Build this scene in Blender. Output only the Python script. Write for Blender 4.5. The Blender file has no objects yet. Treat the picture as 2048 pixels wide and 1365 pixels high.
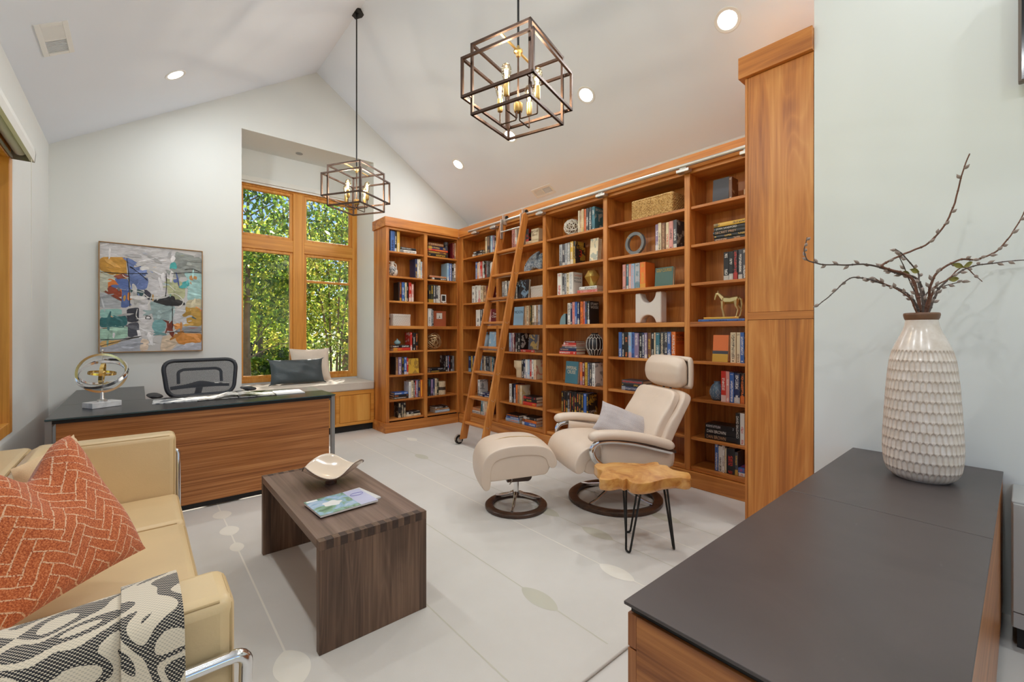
import bpy, bmesh, math, random
import numpy as np
from mathutils import Vector, Matrix

S = bpy.context.scene
COL = S.collection
rnd = random.Random(7)
PI = math.pi

# ------------------------------------------------------------------ camera
cam_d = bpy.data.cameras.new('camera')
cam = bpy.data.objects.new('camera', cam_d)
COL.objects.link(cam)
cam_d.sensor_width = 36.0
cam_d.lens = 875.0 / 2048.0 * 36.0
cam_d.shift_y = -16.5 / 2048.0
cam_d.clip_start = 0.02
cam.location = (0, 0, 1.28)
cam.rotation_euler = (PI / 2, 0, -math.atan2(747.0, 875.0))
S.camera = cam

# ------------------------------------------------------------------ sky, sun, exposure
W = bpy.data.worlds.new('sky')
S.world = W
W.use_nodes = True
_n = W.node_tree.nodes
_bg = _n['Background']
_sky = _n.new('ShaderNodeTexSky')
_sky.sky_type = 'NISHITA'
_sky.sun_disc = False
_sky.sun_elevation = math.radians(46)
_sky.sun_rotation = math.radians(25)
_sky.altitude = 2500
_sky.air_density = 0.9
_sky.dust_density = 0.0
_sky.ozone_density = 3.0
W.node_tree.links.new(_sky.outputs[0], _bg.inputs[0])
_bg.inputs[1].default_value = 0.20

sun_d = bpy.data.lights.new('sun', 'SUN')
sun_d.energy = 21.0
sun_d.angle = math.radians(0.6)
sun_d.color = (1.0, 0.93, 0.82)
sun = bpy.data.objects.new('sun', sun_d)
COL.objects.link(sun)
sun.location = (6, 14, 12)
sun.rotation_euler = Vector((-0.32, -0.68, -0.72)).to_track_quat('-Z', 'Y').to_euler()

S.view_settings.view_transform = 'Standard'
S.view_settings.look = 'None'
S.view_settings.exposure = 0.0
S.view_settings.gamma = 1.0
S.view_settings.use_curve_mapping = False
S.cycles.use_denoising = True
S.cycles.max_bounces = 10
S.cycles.diffuse_bounces = 6
S.cycles.glossy_bounces = 4
S.cycles.transparent_max_bounces = 16
S.cycles.caustics_reflective = False
S.cycles.caustics_refractive = False
S.cycles.sample_clamp_indirect = 6.0

CAN_W = 10.5          # each recessed ceiling light
BULB_W = 5.5         # each pendant bulb

# ------------------------------------------------------------------ helpers: mesh builder
def rotz(a):
    return Matrix.Rotation(a, 4, 'Z')

class MB:
    """collects simple shapes and links them as one mesh object"""
    def __init__(s):
        s.v = []; s.f = []; s.mi = []; s.cur = 0; s.uv = {}
        s.M = None
    def add(s, vs, fs):
        b = len(s.v)
        if s.M is not None:
            vs = [tuple(s.M @ Vector(p)) for p in vs]
        s.v += [tuple(p) for p in vs]
        for f in fs:
            s.f.append(tuple(i + b for i in f)); s.mi.append(s.cur)
    def box(s, x0, y0, z0, x1, y1, z1, M=None):
        vs = [(x0,y0,z0),(x1,y0,z0),(x1,y1,z0),(x0,y1,z0),(x0,y0,z1),(x1,y0,z1),(x1,y1,z1),(x0,y1,z1)]
        if M is not None: vs = [tuple(M @ Vector(p)) for p in vs]
        s.add(vs, [(0,3,2,1),(4,5,6,7),(0,1,5,4),(1,2,6,5),(2,3,7,6),(3,0,4,7)])
        return s
    def prism(s, poly, a, b, axis='Z', M=None):
        n = len(poly)
        def P(p, t):
            if axis == 'Z': return (p[0], p[1], t)
            if axis == 'Y': return (p[0], t, p[1])
            return (t, p[0], p[1])
        vs = [P(p, a) for p in poly] + [P(p, b) for p in poly]
        if M is not None: vs = [tuple(M @ Vector(p)) for p in vs]
        fs = [tuple(range(n))[::-1], tuple(range(n, 2*n))]
        fs += [(i, (i+1) % n, n+(i+1) % n, n+i) for i in range(n)]
        s.add(vs, fs)
        return s
    def grid(s, fn, nu, nv, cu=False, cv=False, caps=False):
        vs = []; mu = nu if cu else nu+1; mv = nv if cv else nv+1
        for j in range(mv):
            for i in range(mu):
                vs.append(fn(i/nu, j/nv))
        fs = []
        for j in range(nv):
            for i in range(nu):
                i1 = (i+1) % mu; j1 = (j+1) % mv
                fs.append((j*mu+i, j*mu+i1, j1*mu+i1, j1*mu+i))
        if caps:
            fs.append(tuple(range(mu))[::-1]); fs.append(tuple(range((mv-1)*mu, mv*mu)))
        s.add(vs, fs)
        return s
    def tube(s, pts, r, seg=8, closed=False, flat=None):
        P = [Vector(p) for p in pts]; n = len(P)
        T = []
        for i in range(n):
            if closed: t = P[(i+1) % n] - P[i-1]
            else: t = P[min(i+1, n-1)] - P[max(i-1, 0)]
            T.append(t.normalized() if t.length > 1e-9 else Vector((0,0,1)))
        up = Vector((0,0,1)) if abs(T[0].z) < .9 else Vector((1,0,0))
        nrm = (up - T[0]*up.dot(T[0])).normalized()
        vs = []
        for i in range(n):
            nrm = (nrm - T[i]*nrm.dot(T[i]))
            nrm = nrm.normalized() if nrm.length > 1e-6 else T[i].orthogonal().normalized()
            bn = T[i].cross(nrm)
            rr = r[i] if isinstance(r, (list, tuple)) else r
            for k in range(seg):
                a = 2*PI*k/seg
                ca, sa = math.cos(a), math.sin(a)
                if flat: sa *= flat
                vs.append(tuple(P[i] + nrm*(ca*rr) + bn*(sa*rr)))
        fs = []
        m = n if closed else n-1
        for i in range(m):
            for k in range(seg):
                a = i*seg+k; b = i*seg+(k+1) % seg; c = ((i+1) % n)*seg+(k+1) % seg; d = ((i+1) % n)*seg+k
                fs.append((a, b, c, d))
        if not closed:
            fs.append(tuple(range(seg))[::-1]); fs.append(tuple(range((n-1)*seg, n*seg)))
        s.add(vs, fs)
        return s
    def lathe(s, prof, seg=32, c=(0,0,0), capb=True, capt=True):
        vs = []; n = len(prof)
        for r, z in prof:
            for k in range(seg):
                a = 2*PI*k/seg
                vs.append((c[0]+r*math.cos(a), c[1]+r*math.sin(a), c[2]+z))
        fs = []
        for i in range(n-1):
            for k in range(seg):
                fs.append((i*seg+k, i*seg+(k+1) % seg, (i+1)*seg+(k+1) % seg, (i+1)*seg+k))
        if capb: fs.append(tuple(range(seg))[::-1])
        if capt: fs.append(tuple(range((n-1)*seg, n*seg)))
        s.add(vs, fs)
        return s
    def ball(s, c, r, nu=12, nv=8):
        if not isinstance(r, (list, tuple)): r = (r, r, r)
        def fn(u, v):
            a = 2*PI*u; b = PI*(v-.5)*.998
            return (c[0]+r[0]*math.cos(b)*math.cos(a), c[1]+r[1]*math.cos(b)*math.sin(a), c[2]+r[2]*math.sin(b))
        return s.grid(fn, nu, nv, cu=True, caps=True)
    def mesh(s, name, mats, smooth=None):
        me = bpy.data.meshes.new(name)
        me.from_pydata(s.v, [], s.f)
        if not isinstance(mats, (list, tuple)): mats = [mats]
        for m in mats: me.materials.append(m)
        if len(mats) > 1: me.polygons.foreach_set('material_index', s.mi)
        if smooth is not None:
            me.polygons.foreach_set('use_smooth', [True]*len(me.polygons))
            if smooth < 179: me.set_sharp_from_angle(angle=math.radians(smooth))
        me.update()
        return me
    def build(s, name, mats, parent=None, smooth=None, bevel=0, seg=2, loc=None, fix=False):
        me = s.mesh(name, mats, smooth)
        if fix:
            bm = bmesh.new(); bm.from_mesh(me); bmesh.ops.recalc_face_normals(bm, faces=bm.faces); bm.to_mesh(me); bm.free()
        return link(name, me, parent, bevel, seg, loc)

def link(name, me, parent=None, bevel=0, seg=2, loc=None):
    o = bpy.data.objects.new(name, me)
    COL.objects.link(o)
    if parent is not None: o.parent = parent
    if loc is not None: o.location = loc
    if bevel:
        m = o.modifiers.new('bevel', 'BEVEL'); m.width = bevel; m.segments = seg; m.limit_method = 'ANGLE'
        m.harden_normals = False
    return o

def thing(name, label, cat, loc=(0,0,0), rz=0.0, group=None):
    o = bpy.data.objects.new(name, None)
    o.empty_display_size = .1
    COL.objects.link(o)
    o.location = loc; o.rotation_euler = (0, 0, rz)
    return tag(o, label, cat, group)

def tag(o, label, cat, group=None):
    o['label'] = label; o['category'] = cat
    if group: o['group'] = group
    return o

def struct(name, mb, mats, parent=None, **k):
    o = mb.build(name, mats, parent, **k)
    o['kind'] = 'structure'
    return o

def copy_tree(o, parent=None):
    c = o.copy(); COL.objects.link(c)
    if parent is not None: c.parent = parent
    for ch in list(o.children): copy_tree(ch, c)
    return c

def bez(pts, n=8):
    """smooth Catmull-Rom path through points"""
    P = [Vector(p) for p in pts]; out = []
    for i in range(len(P)-1):
        p0 = P[max(i-1, 0)]; p1 = P[i]; p2 = P[i+1]; p3 = P[min(i+2, len(P)-1)]
        for k in range(n):
            t = k/n
            out.append(.5*((2*p1)+(p2-p0)*t+(2*p0-5*p1+4*p2-p3)*t*t+(3*p1-p0-3*p2+p3)*t**3))
    out.append(P[-1])
    return out

def round_corner(pts, r, n=6, closed=False):
    """polyline with its corners rounded to radius r"""
    P = [Vector(p) for p in pts]; out = []; m = len(P)
    for i in range(m):
        if not closed and i in (0, m-1): out.append(P[i]); continue
        a = (P[i-1]-P[i]); b = (P[(i+1) % m]-P[i])
        rr = min(r, a.length*.49, b.length*.49)
        A = P[i]+a.normalized()*rr; B = P[i]+b.normalized()*rr
        for k in range(n+1):
            t = k/n
            out.append((1-t)**2*A+2*t*(1-t)*P[i]+t*t*B)
    return out

# ------------------------------------------------------------------ helpers: materials
class E:
    """tiny expression wrapper over math nodes"""
    def __init__(s, nt, sock): s.nt = nt; s.s = sock
    def _m(s, op, *a):
        n = s.nt.nodes.new('ShaderNodeMath'); n.operation = op
        for i, x in enumerate((s,)+a):
            if isinstance(x, E): s.nt.links.new(x.s, n.inputs[i])
            else: n.inputs[i].default_value = x
        return E(s.nt, n.outputs[0])
    def __add__(s, o): return s._m('ADD', o)
    def __radd__(s, o): return s._m('ADD', o)
    def __sub__(s, o): return s._m('SUBTRACT', o)
    def __rsub__(s, o): return (s*-1.0)+o
    def __mul__(s, o): return s._m('MULTIPLY', o)
    def __rmul__(s, o): return s._m('MULTIPLY', o)
    def __truediv__(s, o): return s._m('DIVIDE', o)
    def floor(s): return s._m('FLOOR')
    def fract(s): return s._m('FRACT')
    def mod(s, o): return s._m('FLOORED_MODULO', o)
    def abs(s): return s._m('ABSOLUTE')
    def lt(s, o): return s._m('LESS_THAN', o)
    def gt(s, o): return s._m('GREATER_THAN', o)
    def min(s, o): return s._m('MINIMUM', o)
    def max(s, o): return s._m('MAXIMUM', o)
    def sin(s): return s._m('SINE')
    def sqrt(s): return s._m('SQRT')

def L(r, g, b):
    """sRGB 0-255 to linear"""
    f = lambda c: (c/255/12.92) if c <= 10 else ((c/255+.055)/1.055)**2.4
    return (f(r), f(g), f(b), 1.0)

class Mat:
    def __init__(s, name):
        s.m = bpy.data.materials.new(name); s.m.use_nodes = True
        s.nt = s.m.node_tree; s.p = s.nt.nodes['Principled BSDF']; s.tc = None
    def node(s, t, **k):
        n = s.nt.nodes.new(t)
        for a, b in k.items(): setattr(n, a, b)
        return n
    def ln(s, a, b): s.nt.links.new(a, b)
    def coord(s, which='Object', scale=(1,1,1), rnd_off=False, rot=(0,0,0)):
        tc = s.node('ShaderNodeTexCoord'); mp = s.node('ShaderNodeMapping')
        mp.inputs['Scale'].default_value = scale; mp.inputs['Rotation'].default_value = rot
        s.ln(tc.outputs[which], mp.inputs[0])
        out = mp.outputs[0]
        if rnd_off:
            oi = s.node('ShaderNodeObjectInfo'); va = s.node('ShaderNodeVectorMath', operation='ADD')
            mu = s.node('ShaderNodeMath', operation='MULTIPLY'); mu.inputs[1].default_value = 17.3
            s.ln(oi.outputs['Random'], mu.inputs[0]); s.ln(mp.outputs[0], va.inputs[0]); s.ln(mu.outputs[0], va.inputs[1])
            out = va.outputs[0]
        return out
    def noise(s, vec, scale=5, detail=4, rough=.5, dist=0):
        n = s.node('ShaderNodeTexNoise'); n.inputs['Scale'].default_value = scale
        n.inputs['Detail'].default_value = detail; n.inputs['Roughness'].default_value = rough
        n.inputs['Distortion'].default_value = dist
        s.ln(vec, n.inputs['Vector'])
        return n.outputs['Fac']
    def ramp(s, fac, stops):
        r = s.node('ShaderNodeValToRGB')
        el = r.color_ramp.elements
        while len(el) < len(stops): el.new(.5)
        for e, (p, c) in zip(el, stops): e.position = p; e.color = c
        s.ln(fac, r.inputs[0])
        return r.outputs[0]
    def mix(s, fac, a, b):
        m = s.node('ShaderNodeMix', data_type='RGBA')
        for sock, x in ((m.inputs[0], fac), (m.inputs[6], a), (m.inputs[7], b)):
            if isinstance(x, E): s.ln(x.s, sock)
            elif hasattr(x, 'is_output'): s.ln(x, sock)
            else: sock.default_value = x
        return m.outputs[2]
    def color(s, x):
        if hasattr(x, 'is_output'): s.ln(x, s.p.inputs['Base Color'])
        else: s.p.inputs['Base Color'].default_value = x
        return s
    def set(s, rough=None, metal=None, spec=None, coat=None, sheen=None):
        if rough is not None: s.p.inputs['Roughness'].default_value = rough
        if metal is not None: s.p.inputs['Metallic'].default_value = metal
        if spec is not None: s.p.inputs['Specular IOR Level'].default_value = spec
        if coat is not None: s.p.inputs['Coat Weight'].default_value = coat; s.p.inputs['Coat Roughness'].default_value = .15
        if sheen is not None: s.p.inputs['Sheen Weight'].default_value = sheen
        return s
    def bump(s, h, strength=.2, dist=.01):
        b = s.node('ShaderNodeBump'); b.inputs['Strength'].default_value = strength; b.inputs['Distance'].default_value = dist
        s.ln(h.s if isinstance(h, E) else h, b.inputs['Height']); s.ln(b.outputs[0], s.p.inputs['Normal'])
        return s

def plain(name, col, rough=.5, metal=0, spec=None, coat=None, var=.0, vscale=8, bump=0, bscale=60, sheen=None, bdist=.002):
    """even colour with a little procedural unevenness"""
    m = Mat(name)
    v = m.coord('Object')
    n = m.noise(v, vscale, 4)
    d = tuple(c*(1-var) for c in col[:3])+(1,); l = tuple(min(1, c*(1+var)) for c in col[:3])+(1,)
    m.color(m.ramp(n, [(.3, d), (.7, l)]))
    m.set(rough, metal, spec, coat, sheen)
    if bump: m.bump(m.noise(v, bscale, 3), bump, bdist)
    return m.m

def wood(name, dark, mid, light, axis='Z', cross=9.0, along=.7, fine=70, rough=.38, coat=0, contrast=1.0, lines=0):
    """grain stretched along one axis"""
    m = Mat(name)
    sc = [cross]*3; sc['XYZ'.index(axis)] = along
    v = m.coord('Object', tuple(sc), rnd_off=True)
    n1 = m.noise(v, 1.0, 5, .55, 1.6)
    sf = [fine]*3; sf['XYZ'.index(axis)] = 1.6
    n2 = m.noise(m.coord('Object', tuple(sf), rnd_off=True), 1.0, 3, .6, .2)
    mx = E(m.nt, n1)*.66 + E(m.nt, n2)*.24
    if lines:                                                   # cathedral growth lines
        sl = [cross*.8]*3; sl['XYZ'.index(axis)] = along*.7
        n3 = E(m.nt, m.noise(m.coord('Object', tuple(sl), rnd_off=True), 1.0, 2, .5, .5))
        g = ((n3*lines).fract()-.5).abs()*2.0
        mx = mx + (g*g)*.075+.02
    else: mx = mx + .05
    lo = .5-.17/contrast; hi = .5+.17/contrast
    m.color(m.ramp(mx.s, [(lo, dark), (.5, mid), (hi, light)]))
    m.set(rough, coat=coat)
    m.bump(n2, .05, .002)
    return m.m

def glowing(name, col, strength):
    m = Mat(name)
    v = m.noise(m.coord('Object'), 3, 1)
    m.color(m.ramp(v, [(0, col), (1, col)]))
    m.p.inputs['Emission Color'].default_value = col
    m.p.inputs['Emission Strength'].default_value = strength
    return m.m

def thin_glass(name, tint=(1,1,1,1), refl=.07, rough=.0):
    m = Mat(name); nt = m.nt
    tr = m.node('ShaderNodeBsdfTransparent'); tr.inputs[0].default_value = tint
    gl = m.node('ShaderNodeBsdfGlossy'); gl.inputs['Roughness'].default_value = rough
    fr = m.node('ShaderNodeLayerWeight'); fr.inputs[0].default_value = .25
    e = E(nt, fr.outputs['Fresnel'])*.6 + refl*.4
    mx = m.node('ShaderNodeMixShader')
    m.ln(e.s, mx.inputs[0]); m.ln(tr.outputs[0], mx.inputs[1]); m.ln(gl.outputs[0], mx.inputs[2])
    m.ln(mx.outputs[0], nt.nodes['Material Output'].inputs[0])
    return m.m
# ------------------------------------------------------------------ materials
M = {}
M['wall'] = plain('wall_paint', L(222,224,222), .75, var=.012, vscale=1.5, bump=.04, bscale=300)
M['ceil'] = plain('ceiling_paint', L(230,236,246), .8, var=.012, vscale=1.2, bump=.03, bscale=300)
M['floor'] = plain('pale_floor', L(212,208,202), .45, var=.03, vscale=1.6)
M['cherryZ'] = wood('cherry_upright', L(150,84,34), L(194,121,54), L(216,150,78), 'Z', 6, .5, lines=20)
M['cherryY'] = wood('cherry_along_y', L(150,84,34), L(194,121,54), L(216,150,78), 'Y', 7, .55, lines=9)
M['cherryX'] = wood('cherry_along_x', L(150,84,34), L(194,121,54), L(216,150,78), 'X', 7, .55, lines=9)
M['fir'] = wood('window_fir', L(186,116,38), L(214,146,60), L(228,168,82), 'Z', 10, .5)
M['firX'] = wood('window_fir_x', L(186,116,38), L(214,146,60), L(228,168,82), 'X', 10, .5)
M['walnutX'] = wood('walnut_x', L(124,70,32), L(172,108,56), L(200,138,82), 'X', 44, .7, 110, .36, contrast=1.15)
M['walnutY'] = wood('walnut_y', L(112,60,26), L(166,102,52), L(196,130,70), 'Y', 22, .8, 90, .4, contrast=1.1)
M['walnutZ'] = wood('walnut_z', L(120,66,32), L(158,96,52), L(182,120,70), 'Z', 22, .8, 90, .4)
M['dark_oakY'] = wood('stained_oak_y', L(86,68,58), L(122,99,86), L(142,118,104), 'Y', 16, .6, 110, .42)
M['dark_oakZ'] = wood('stained_oak_z', L(58,40,30), L(100,76,60), L(128,100,80), 'Z', 11, .8, 110, .45, contrast=1.1, lines=16)
M['dark_oak_end'] = plain('stained_oak_end', L(66,49,40), .6, var=.2, vscale=60)
M['dark_ring'] = wood('dark_beech', L(46,30,22), L(72,49,36), L(94,66,48), 'X', 14, 1.5, 60, .32)
M['chrome'] = plain('chrome', (.78,.78,.79,1), .12, 1.0, var=.02)
M['steel'] = plain('brushed_steel', (.62,.6,.58,1), .3, 1.0, var=.05)
M['nickel'] = plain('satin_nickel', (.60,.57,.53,1), .36, .85, var=.04)
M['alum'] = plain('grey_aluminium', L(150,149,147), .4, .6, var=.03)
M['black'] = plain('black_metal', L(30,28,27), .45, .3, var=.1)
M['bronze'] = plain('oil_rubbed_bronze', L(72,54,44), .42, .75, var=.18, vscale=20)
M['brass'] = plain('aged_brass', (.55,.36,.13,1), .32, 1.0, var=.1)
M['gold'] = plain('polished_gold', (.80,.58,.22,1), .22, 1.0, var=.05)
M['white_paint'] = plain('white_enamel', L(232,231,228), .4, var=.01)
M['white_shade'] = plain('white_shade', L(222,222,218), .6, var=.01)
M['grey_plastic'] = plain('grey_plastic', L(150,150,146), .5, var=.02)
M['dark'] = plain('dark_recess', L(34,32,30), .7, var=.1)
M['pane'] = thin_glass('window_glass', (1,1,1,1), .05)
M['bulb_glass'] = thin_glass('bulb_glass', (1,.93,.8,1), .15)
M['filament'] = glowing('filament_glow', (1,.62,.25,1), 60)
M['can_glow'] = glowing('downlight_glow', (1,.96,.9,1), 14)
M['glass_top'] = None

def etched(name, base):
    m = Mat(name); v = m.coord('Object')
    n = m.noise(v, 3.5, 5, .6, 1.0)
    c = m.ramp(n, [(.3, tuple(x*.88 for x in base[:3])+(1,)), (.72, tuple(x*1.15 for x in base[:3])+(1,))])
    # faint wipe marks and scratches
    s = m.noise(m.coord('Object', (14, 60, 14), rot=(0,0,.5)), 1.0, 2)
    c = m.mix((E(m.nt, s)-.72).max(0.0)*1.2, c, L(150,146,142))
    m.color(c); m.set(.36, spec=.5)
    return m.m
M['etched'] = etched('etched_black_glass', L(76,68,66))
M['desk_glass'] = etched('desk_black_glass', L(44,42,42))
for k in ('desk_glass',):
    M[k].node_tree.nodes['Principled BSDF'].inputs['Roughness'].default_value = .27
M['glass_edge'] = plain('glass_edge', L(40,70,76), .15, spec=.8, var=.1)

# ------------------------------------------------------------------ room shell
RX, RZ, SL = 1.665, 4.48, .667          # ridge line and slope of the vault
def ceil_z(x): return RZ - SL*abs(x-RX)
XL, XR, XS, YB, YF = -.61, 3.93, 3.0, 5.65, -3.2   # left wall, right wall, stub wall, back wall, front wall
YS = .797                                           # end of the stub wall

b = MB(); b.box(-1.0, YF-.2, -.12, 4.3, 6.5, 0)
struct('floor', b, M['floor'])

b = MB()
t = .12
b.prism([(XL-.3, ceil_z(XL-.3)), (RX, RZ), (XR+.3, ceil_z(XR+.3)), (XR+.3, ceil_z(XR+.3)+t), (RX, RZ+t*1.2), (XL-.3, ceil_z(XL-.3)+t)], YF-.2, YB+.02, 'Y')
struct('ceiling', b, M['ceil'], fix=True)

# back wall with the window recess
RX0, RX1, RZT, YW = .872, 2.392, 3.555, 6.24
b = MB(); e = .05
def gz(x): return ceil_z(x)+e
b.prism([(XL-.2, -.05), (RX0, -.05), (RX0, gz(RX0)), (XL-.2, gz(XL-.2))], YB, YB+.12, 'Y')
b.prism([(RX1, -.05), (XR+.2, -.05), (XR+.2, gz(XR+.2)), (RX1, gz(RX1))], YB, YB+.12, 'Y')
b.prism([(RX0, RZT), (RX1, RZT), (RX1, gz(RX1)), (RX, RZ+e), (RX0, gz(RX0))], YB, YB+.12, 'Y')
b.box(RX0-.12, YB+.12, -.05, RX0, YW+.2, RZT+.1)
b.box(RX1, YB+.12, -.05, RX1+.12, YW+.2, RZT+.1)
b.box(RX0, YB+.12, RZT, RX1, YW+.2, RZT+.1)
b.box(RX0, YW, -.05, RX1, YW+.2, .655)
b.box(RX0, YW, 3.16, RX1, YW+.2, RZT)
struct('wall_back', b, M['wall'], fix=True)

# left wall with its own wide window
WY0, WY1, WZ0, WZ1 = 1.55, 4.14, .655, 2.44
zt = ceil_z(XL)+.03
b = MB()
b.box(XL-.2, WY1, -.05, XL, YB, zt); b.box(XL-.2, YF, -.05, XL, -2.6, zt)
b.box(XL-.2, -.2, -.05, XL, WY0, zt)
b.box(XL-.2, WY0, -.05, XL, WY1, WZ0); b.box(XL-.2, WY0, WZ1, XL, WY1, zt)
b.box(XL-.2, -2.6, -.05, XL, -.2, WZ0); b.box(XL-.2, -2.6, WZ1, XL, -.2, zt)
struct('wall_left', b, M['wall'])

b = MB()
b.box(XR, YS-.1, -.05, XR+.15, YB, ceil_z(XR)+.03)
struct('wall_right', b, M['wall'])
b = MB()
b.prism([(XS, -.05), (XR+.15, -.05), (XR+.15, ceil_z(XR+.15)+.03), (XS, ceil_z(XS)+.03)], YF, YS, 'Y')
struct('wall_right_front', b, M['wall'], fix=True)
# wall behind the camera, with an unseen glazed opening added to let light in
b = MB()
b.prism([(XL-.2, -.05), (.1, -.05), (.1, gz(.1)), (XL-.2, gz(XL-.2))], YF-.15, YF, 'Y')
b.prism([(2.6, -.05), (XS+.1, -.05), (XS+.1, gz(XS+.1)), (2.6, gz(2.6))], YF-.15, YF, 'Y')
b.prism([(.1, 2.45), (2.6, 2.45), (2.6, gz(2.6)), (RX, RZ+e), (.1, gz(.1))], YF-.15, YF, 'Y')
struct('wall_front', b, M['wall'], fix=True)
d = MB(); d.box(.1, YF-.1, 0, .2, YF-.02, 2.45); d.box(2.5, YF-.1, 0, 2.6, YF-.02, 2.45); d.box(1.3, YF-.1, 0, 1.4, YF-.02, 2.45)
d.box(.2, YF-.1, 2.35, 2.5, YF-.02, 2.45); d.box(.2, YF-.1, 0, 2.5, YF-.02, .12)
d = struct('added_light_door', d, M['fir'], bevel=.003)
p = MB(); p.box(.2, YF-.065, .12, 2.5, YF-.055, 2.35)
p.build('pane', M['pane'], d)

# white baseboard along the stub wall
b = MB(); b.box(XS-.014, -2.9, 0, XS, .03, .11)
struct('baseboard_right', b, M['white_paint'], bevel=.003)

# ---- window in the recess: timber frame, one pane per light
def bar(name, x0, z0, x1, z1, y0, y1, m, parent):
    b = MB(); b.box(x0, y0, z0, x1, y1, z1)
    return b.build(name, m, parent, bevel=.004)
wf = MB()
Y0, Y1 = YW-.005, YW+.10
wf.box(RX0, Y0, .655, RX0+.075, Y1, 3.16); wf.box(2.325, Y0, .655, RX1, Y1, 3.16)
wf.box(RX0+.075, Y0, 3.105, 2.325, Y1, 3.16); wf.box(RX0+.075, Y0, .655, 2.325, Y1, .705)
win = struct('window_1', wf, M['fir'], bevel=.005)
bar('mullion', 1.545, .705, 1.68, 3.105, YW-.012, Y1, M['fir'], win)
bar('transom', RX0+.075, 2.335, 1.545, 2.49, YW-.008, Y1, M['firX'], win)
bar('transom', 1.68, 2.335, 2.325, 2.49, YW-.008, Y1, M['firX'], win)
def sash(x0, z0, x1, z1, s=.035, meet=None):
    b = MB(); ya, yb = YW+.012, YW+.07
    b.box(x0, ya, z0, x0+s, yb, z1); b.box(x1-s, ya, z0, x1, yb, z1)
    b.box(x0+s, ya, z1-s, x1-s, yb, z1); b.box(x0+s, ya, z0, x1-s, yb, z0+s)
    if meet: b.box(x0+s, ya, meet-.016, x1-s, yb, meet+.016)
    o = b.build('sash', M['fir'], win, bevel=.003)
    spans = [(z0+s, z1-s)] if not meet else [(z0+s, meet-.016), (meet+.016, z1-s)]
    for a, c in spans:
        p = MB(); p.box(x0+s, YW+.04, a, x1-s, YW+.046, c); p.build('pane', M['pane'], o)
sash(RX0+.075, 2.49, 1.545, 3.105); sash(1.68, 2.49, 2.325, 3.105)
sash(RX0+.075, .705, 1.545, 2.335); sash(1.68, .705, 2.325, 2.335, meet=1.97)

# ---- left window
wf = MB()
xa, xb = XL-.16, XL+.006
for y0, y1 in ((WY0, WY0+.08), (WY1-.085, WY1), ((WY0+WY1)/2-.06, (WY0+WY1)/2+.06)):
    wf.box(xa, y0, WZ0, xb, y1, WZ1)
wf.box(xa, WY0, WZ1-.08, xb-.002, WY1, WZ1); wf.box(xa, WY0, WZ0, xb-.002, WY1, WZ0+.07)
w2 = struct('window_2', wf, M['fir'], bevel=.004)
ym = (WY0+WY1)/2
for a, c in ((WY0+.08, ym-.06), (ym+.06, WY1-.085)):
    p = MB(); p.box(XL-.11, a, WZ0+.07, XL-.104, c, WZ1-.08); p.build('pane', M['pane'], w2)
wf = MB()
for y0, y1 in ((-2.6, -2.52), (-.28, -.2), (-1.45, -1.35)): wf.box(xa, y0, WZ0, xb, y1, WZ1)
wf.box(xa, -2.6, WZ1-.08, xb-.002, -.2, WZ1); wf.box(xa, -2.6, WZ0, xb-.002, -.2, WZ0+.07)
w3 = struct('added_light_window', wf, M['fir'], bevel=.004)  # unseen window, added to let sky light into the near room
for a, c in ((-2.52, -1.45), (-1.35, -.28)):
    p = MB(); p.box(XL-.11, a, WZ0+.07, XL-.104, c, WZ1-.08); p.build('pane', M['pane'], w3)

# ---- roller blinds
def blind_left(name, y0, y1, label):
    t = thing(name, label, 'blind', (XL, (y0+y1)/2, 2.37)); h = (y1-y0)/2
    b = MB(); b.prism([(.0, .125), (.085, .125), (.105, .09), (.11, .05), (.105, .0), (.085, .0), (.095, .05), (.09, .09), (.075, .113), (0, .113)], -h, h, 'Y')
    b.build('cassette', M['white_shade'], t, fix=True)
    for s in (-1, 1):
        e = MB(); e.prism([(0, .125), (.085, .125), (.105, .09), (.112, .05), (.107, -.004), (0, -.004)], s*h-.004*(s < 0), s*h+.004*(s > 0), 'Y')
        e.build('end_cap', M['grey_plastic'], t, fix=True)
    r = MB(); r.tube([(.045, -h+.02, .05), (.045, h-.02, .05)], .03, 16); r.build('roller_tube', M['white_shade'], t, smooth=40)
    r = MB(); r.box(.006, -h+.02, -.004, .018, h-.02, .012); r.build('bottom_rail', M['grey_plastic'], t, bevel=.003)
    c = MB(); c.tube([(.1, h-.06, 0), (.1, h-.06, -.9)], .0018, 6); c.build('pull_cord', M['white_paint'], t)
    return t
blind_left('roller_blind', 1.62, 4.10, 'white roller blind cassette with grey end cap above the left wall window')
t = thing('roller_blind', 'white rolled-up blind valance above the back wall window', 'blind', ((RX0+RX1)/2, YW-.03, 3.15))
b = MB(); hw = (RX1-RX0)/2-.006
b.box(-hw, -.035, 0, hw, .028, .06); b.build('cassette', M['white_shade'], t, bevel=.004)
b = MB(); b.box(-hw+.01, -.02, -.024, hw-.01, .0, -.002); b.build('bottom_rail', M['white_paint'], t, bevel=.003)

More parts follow.
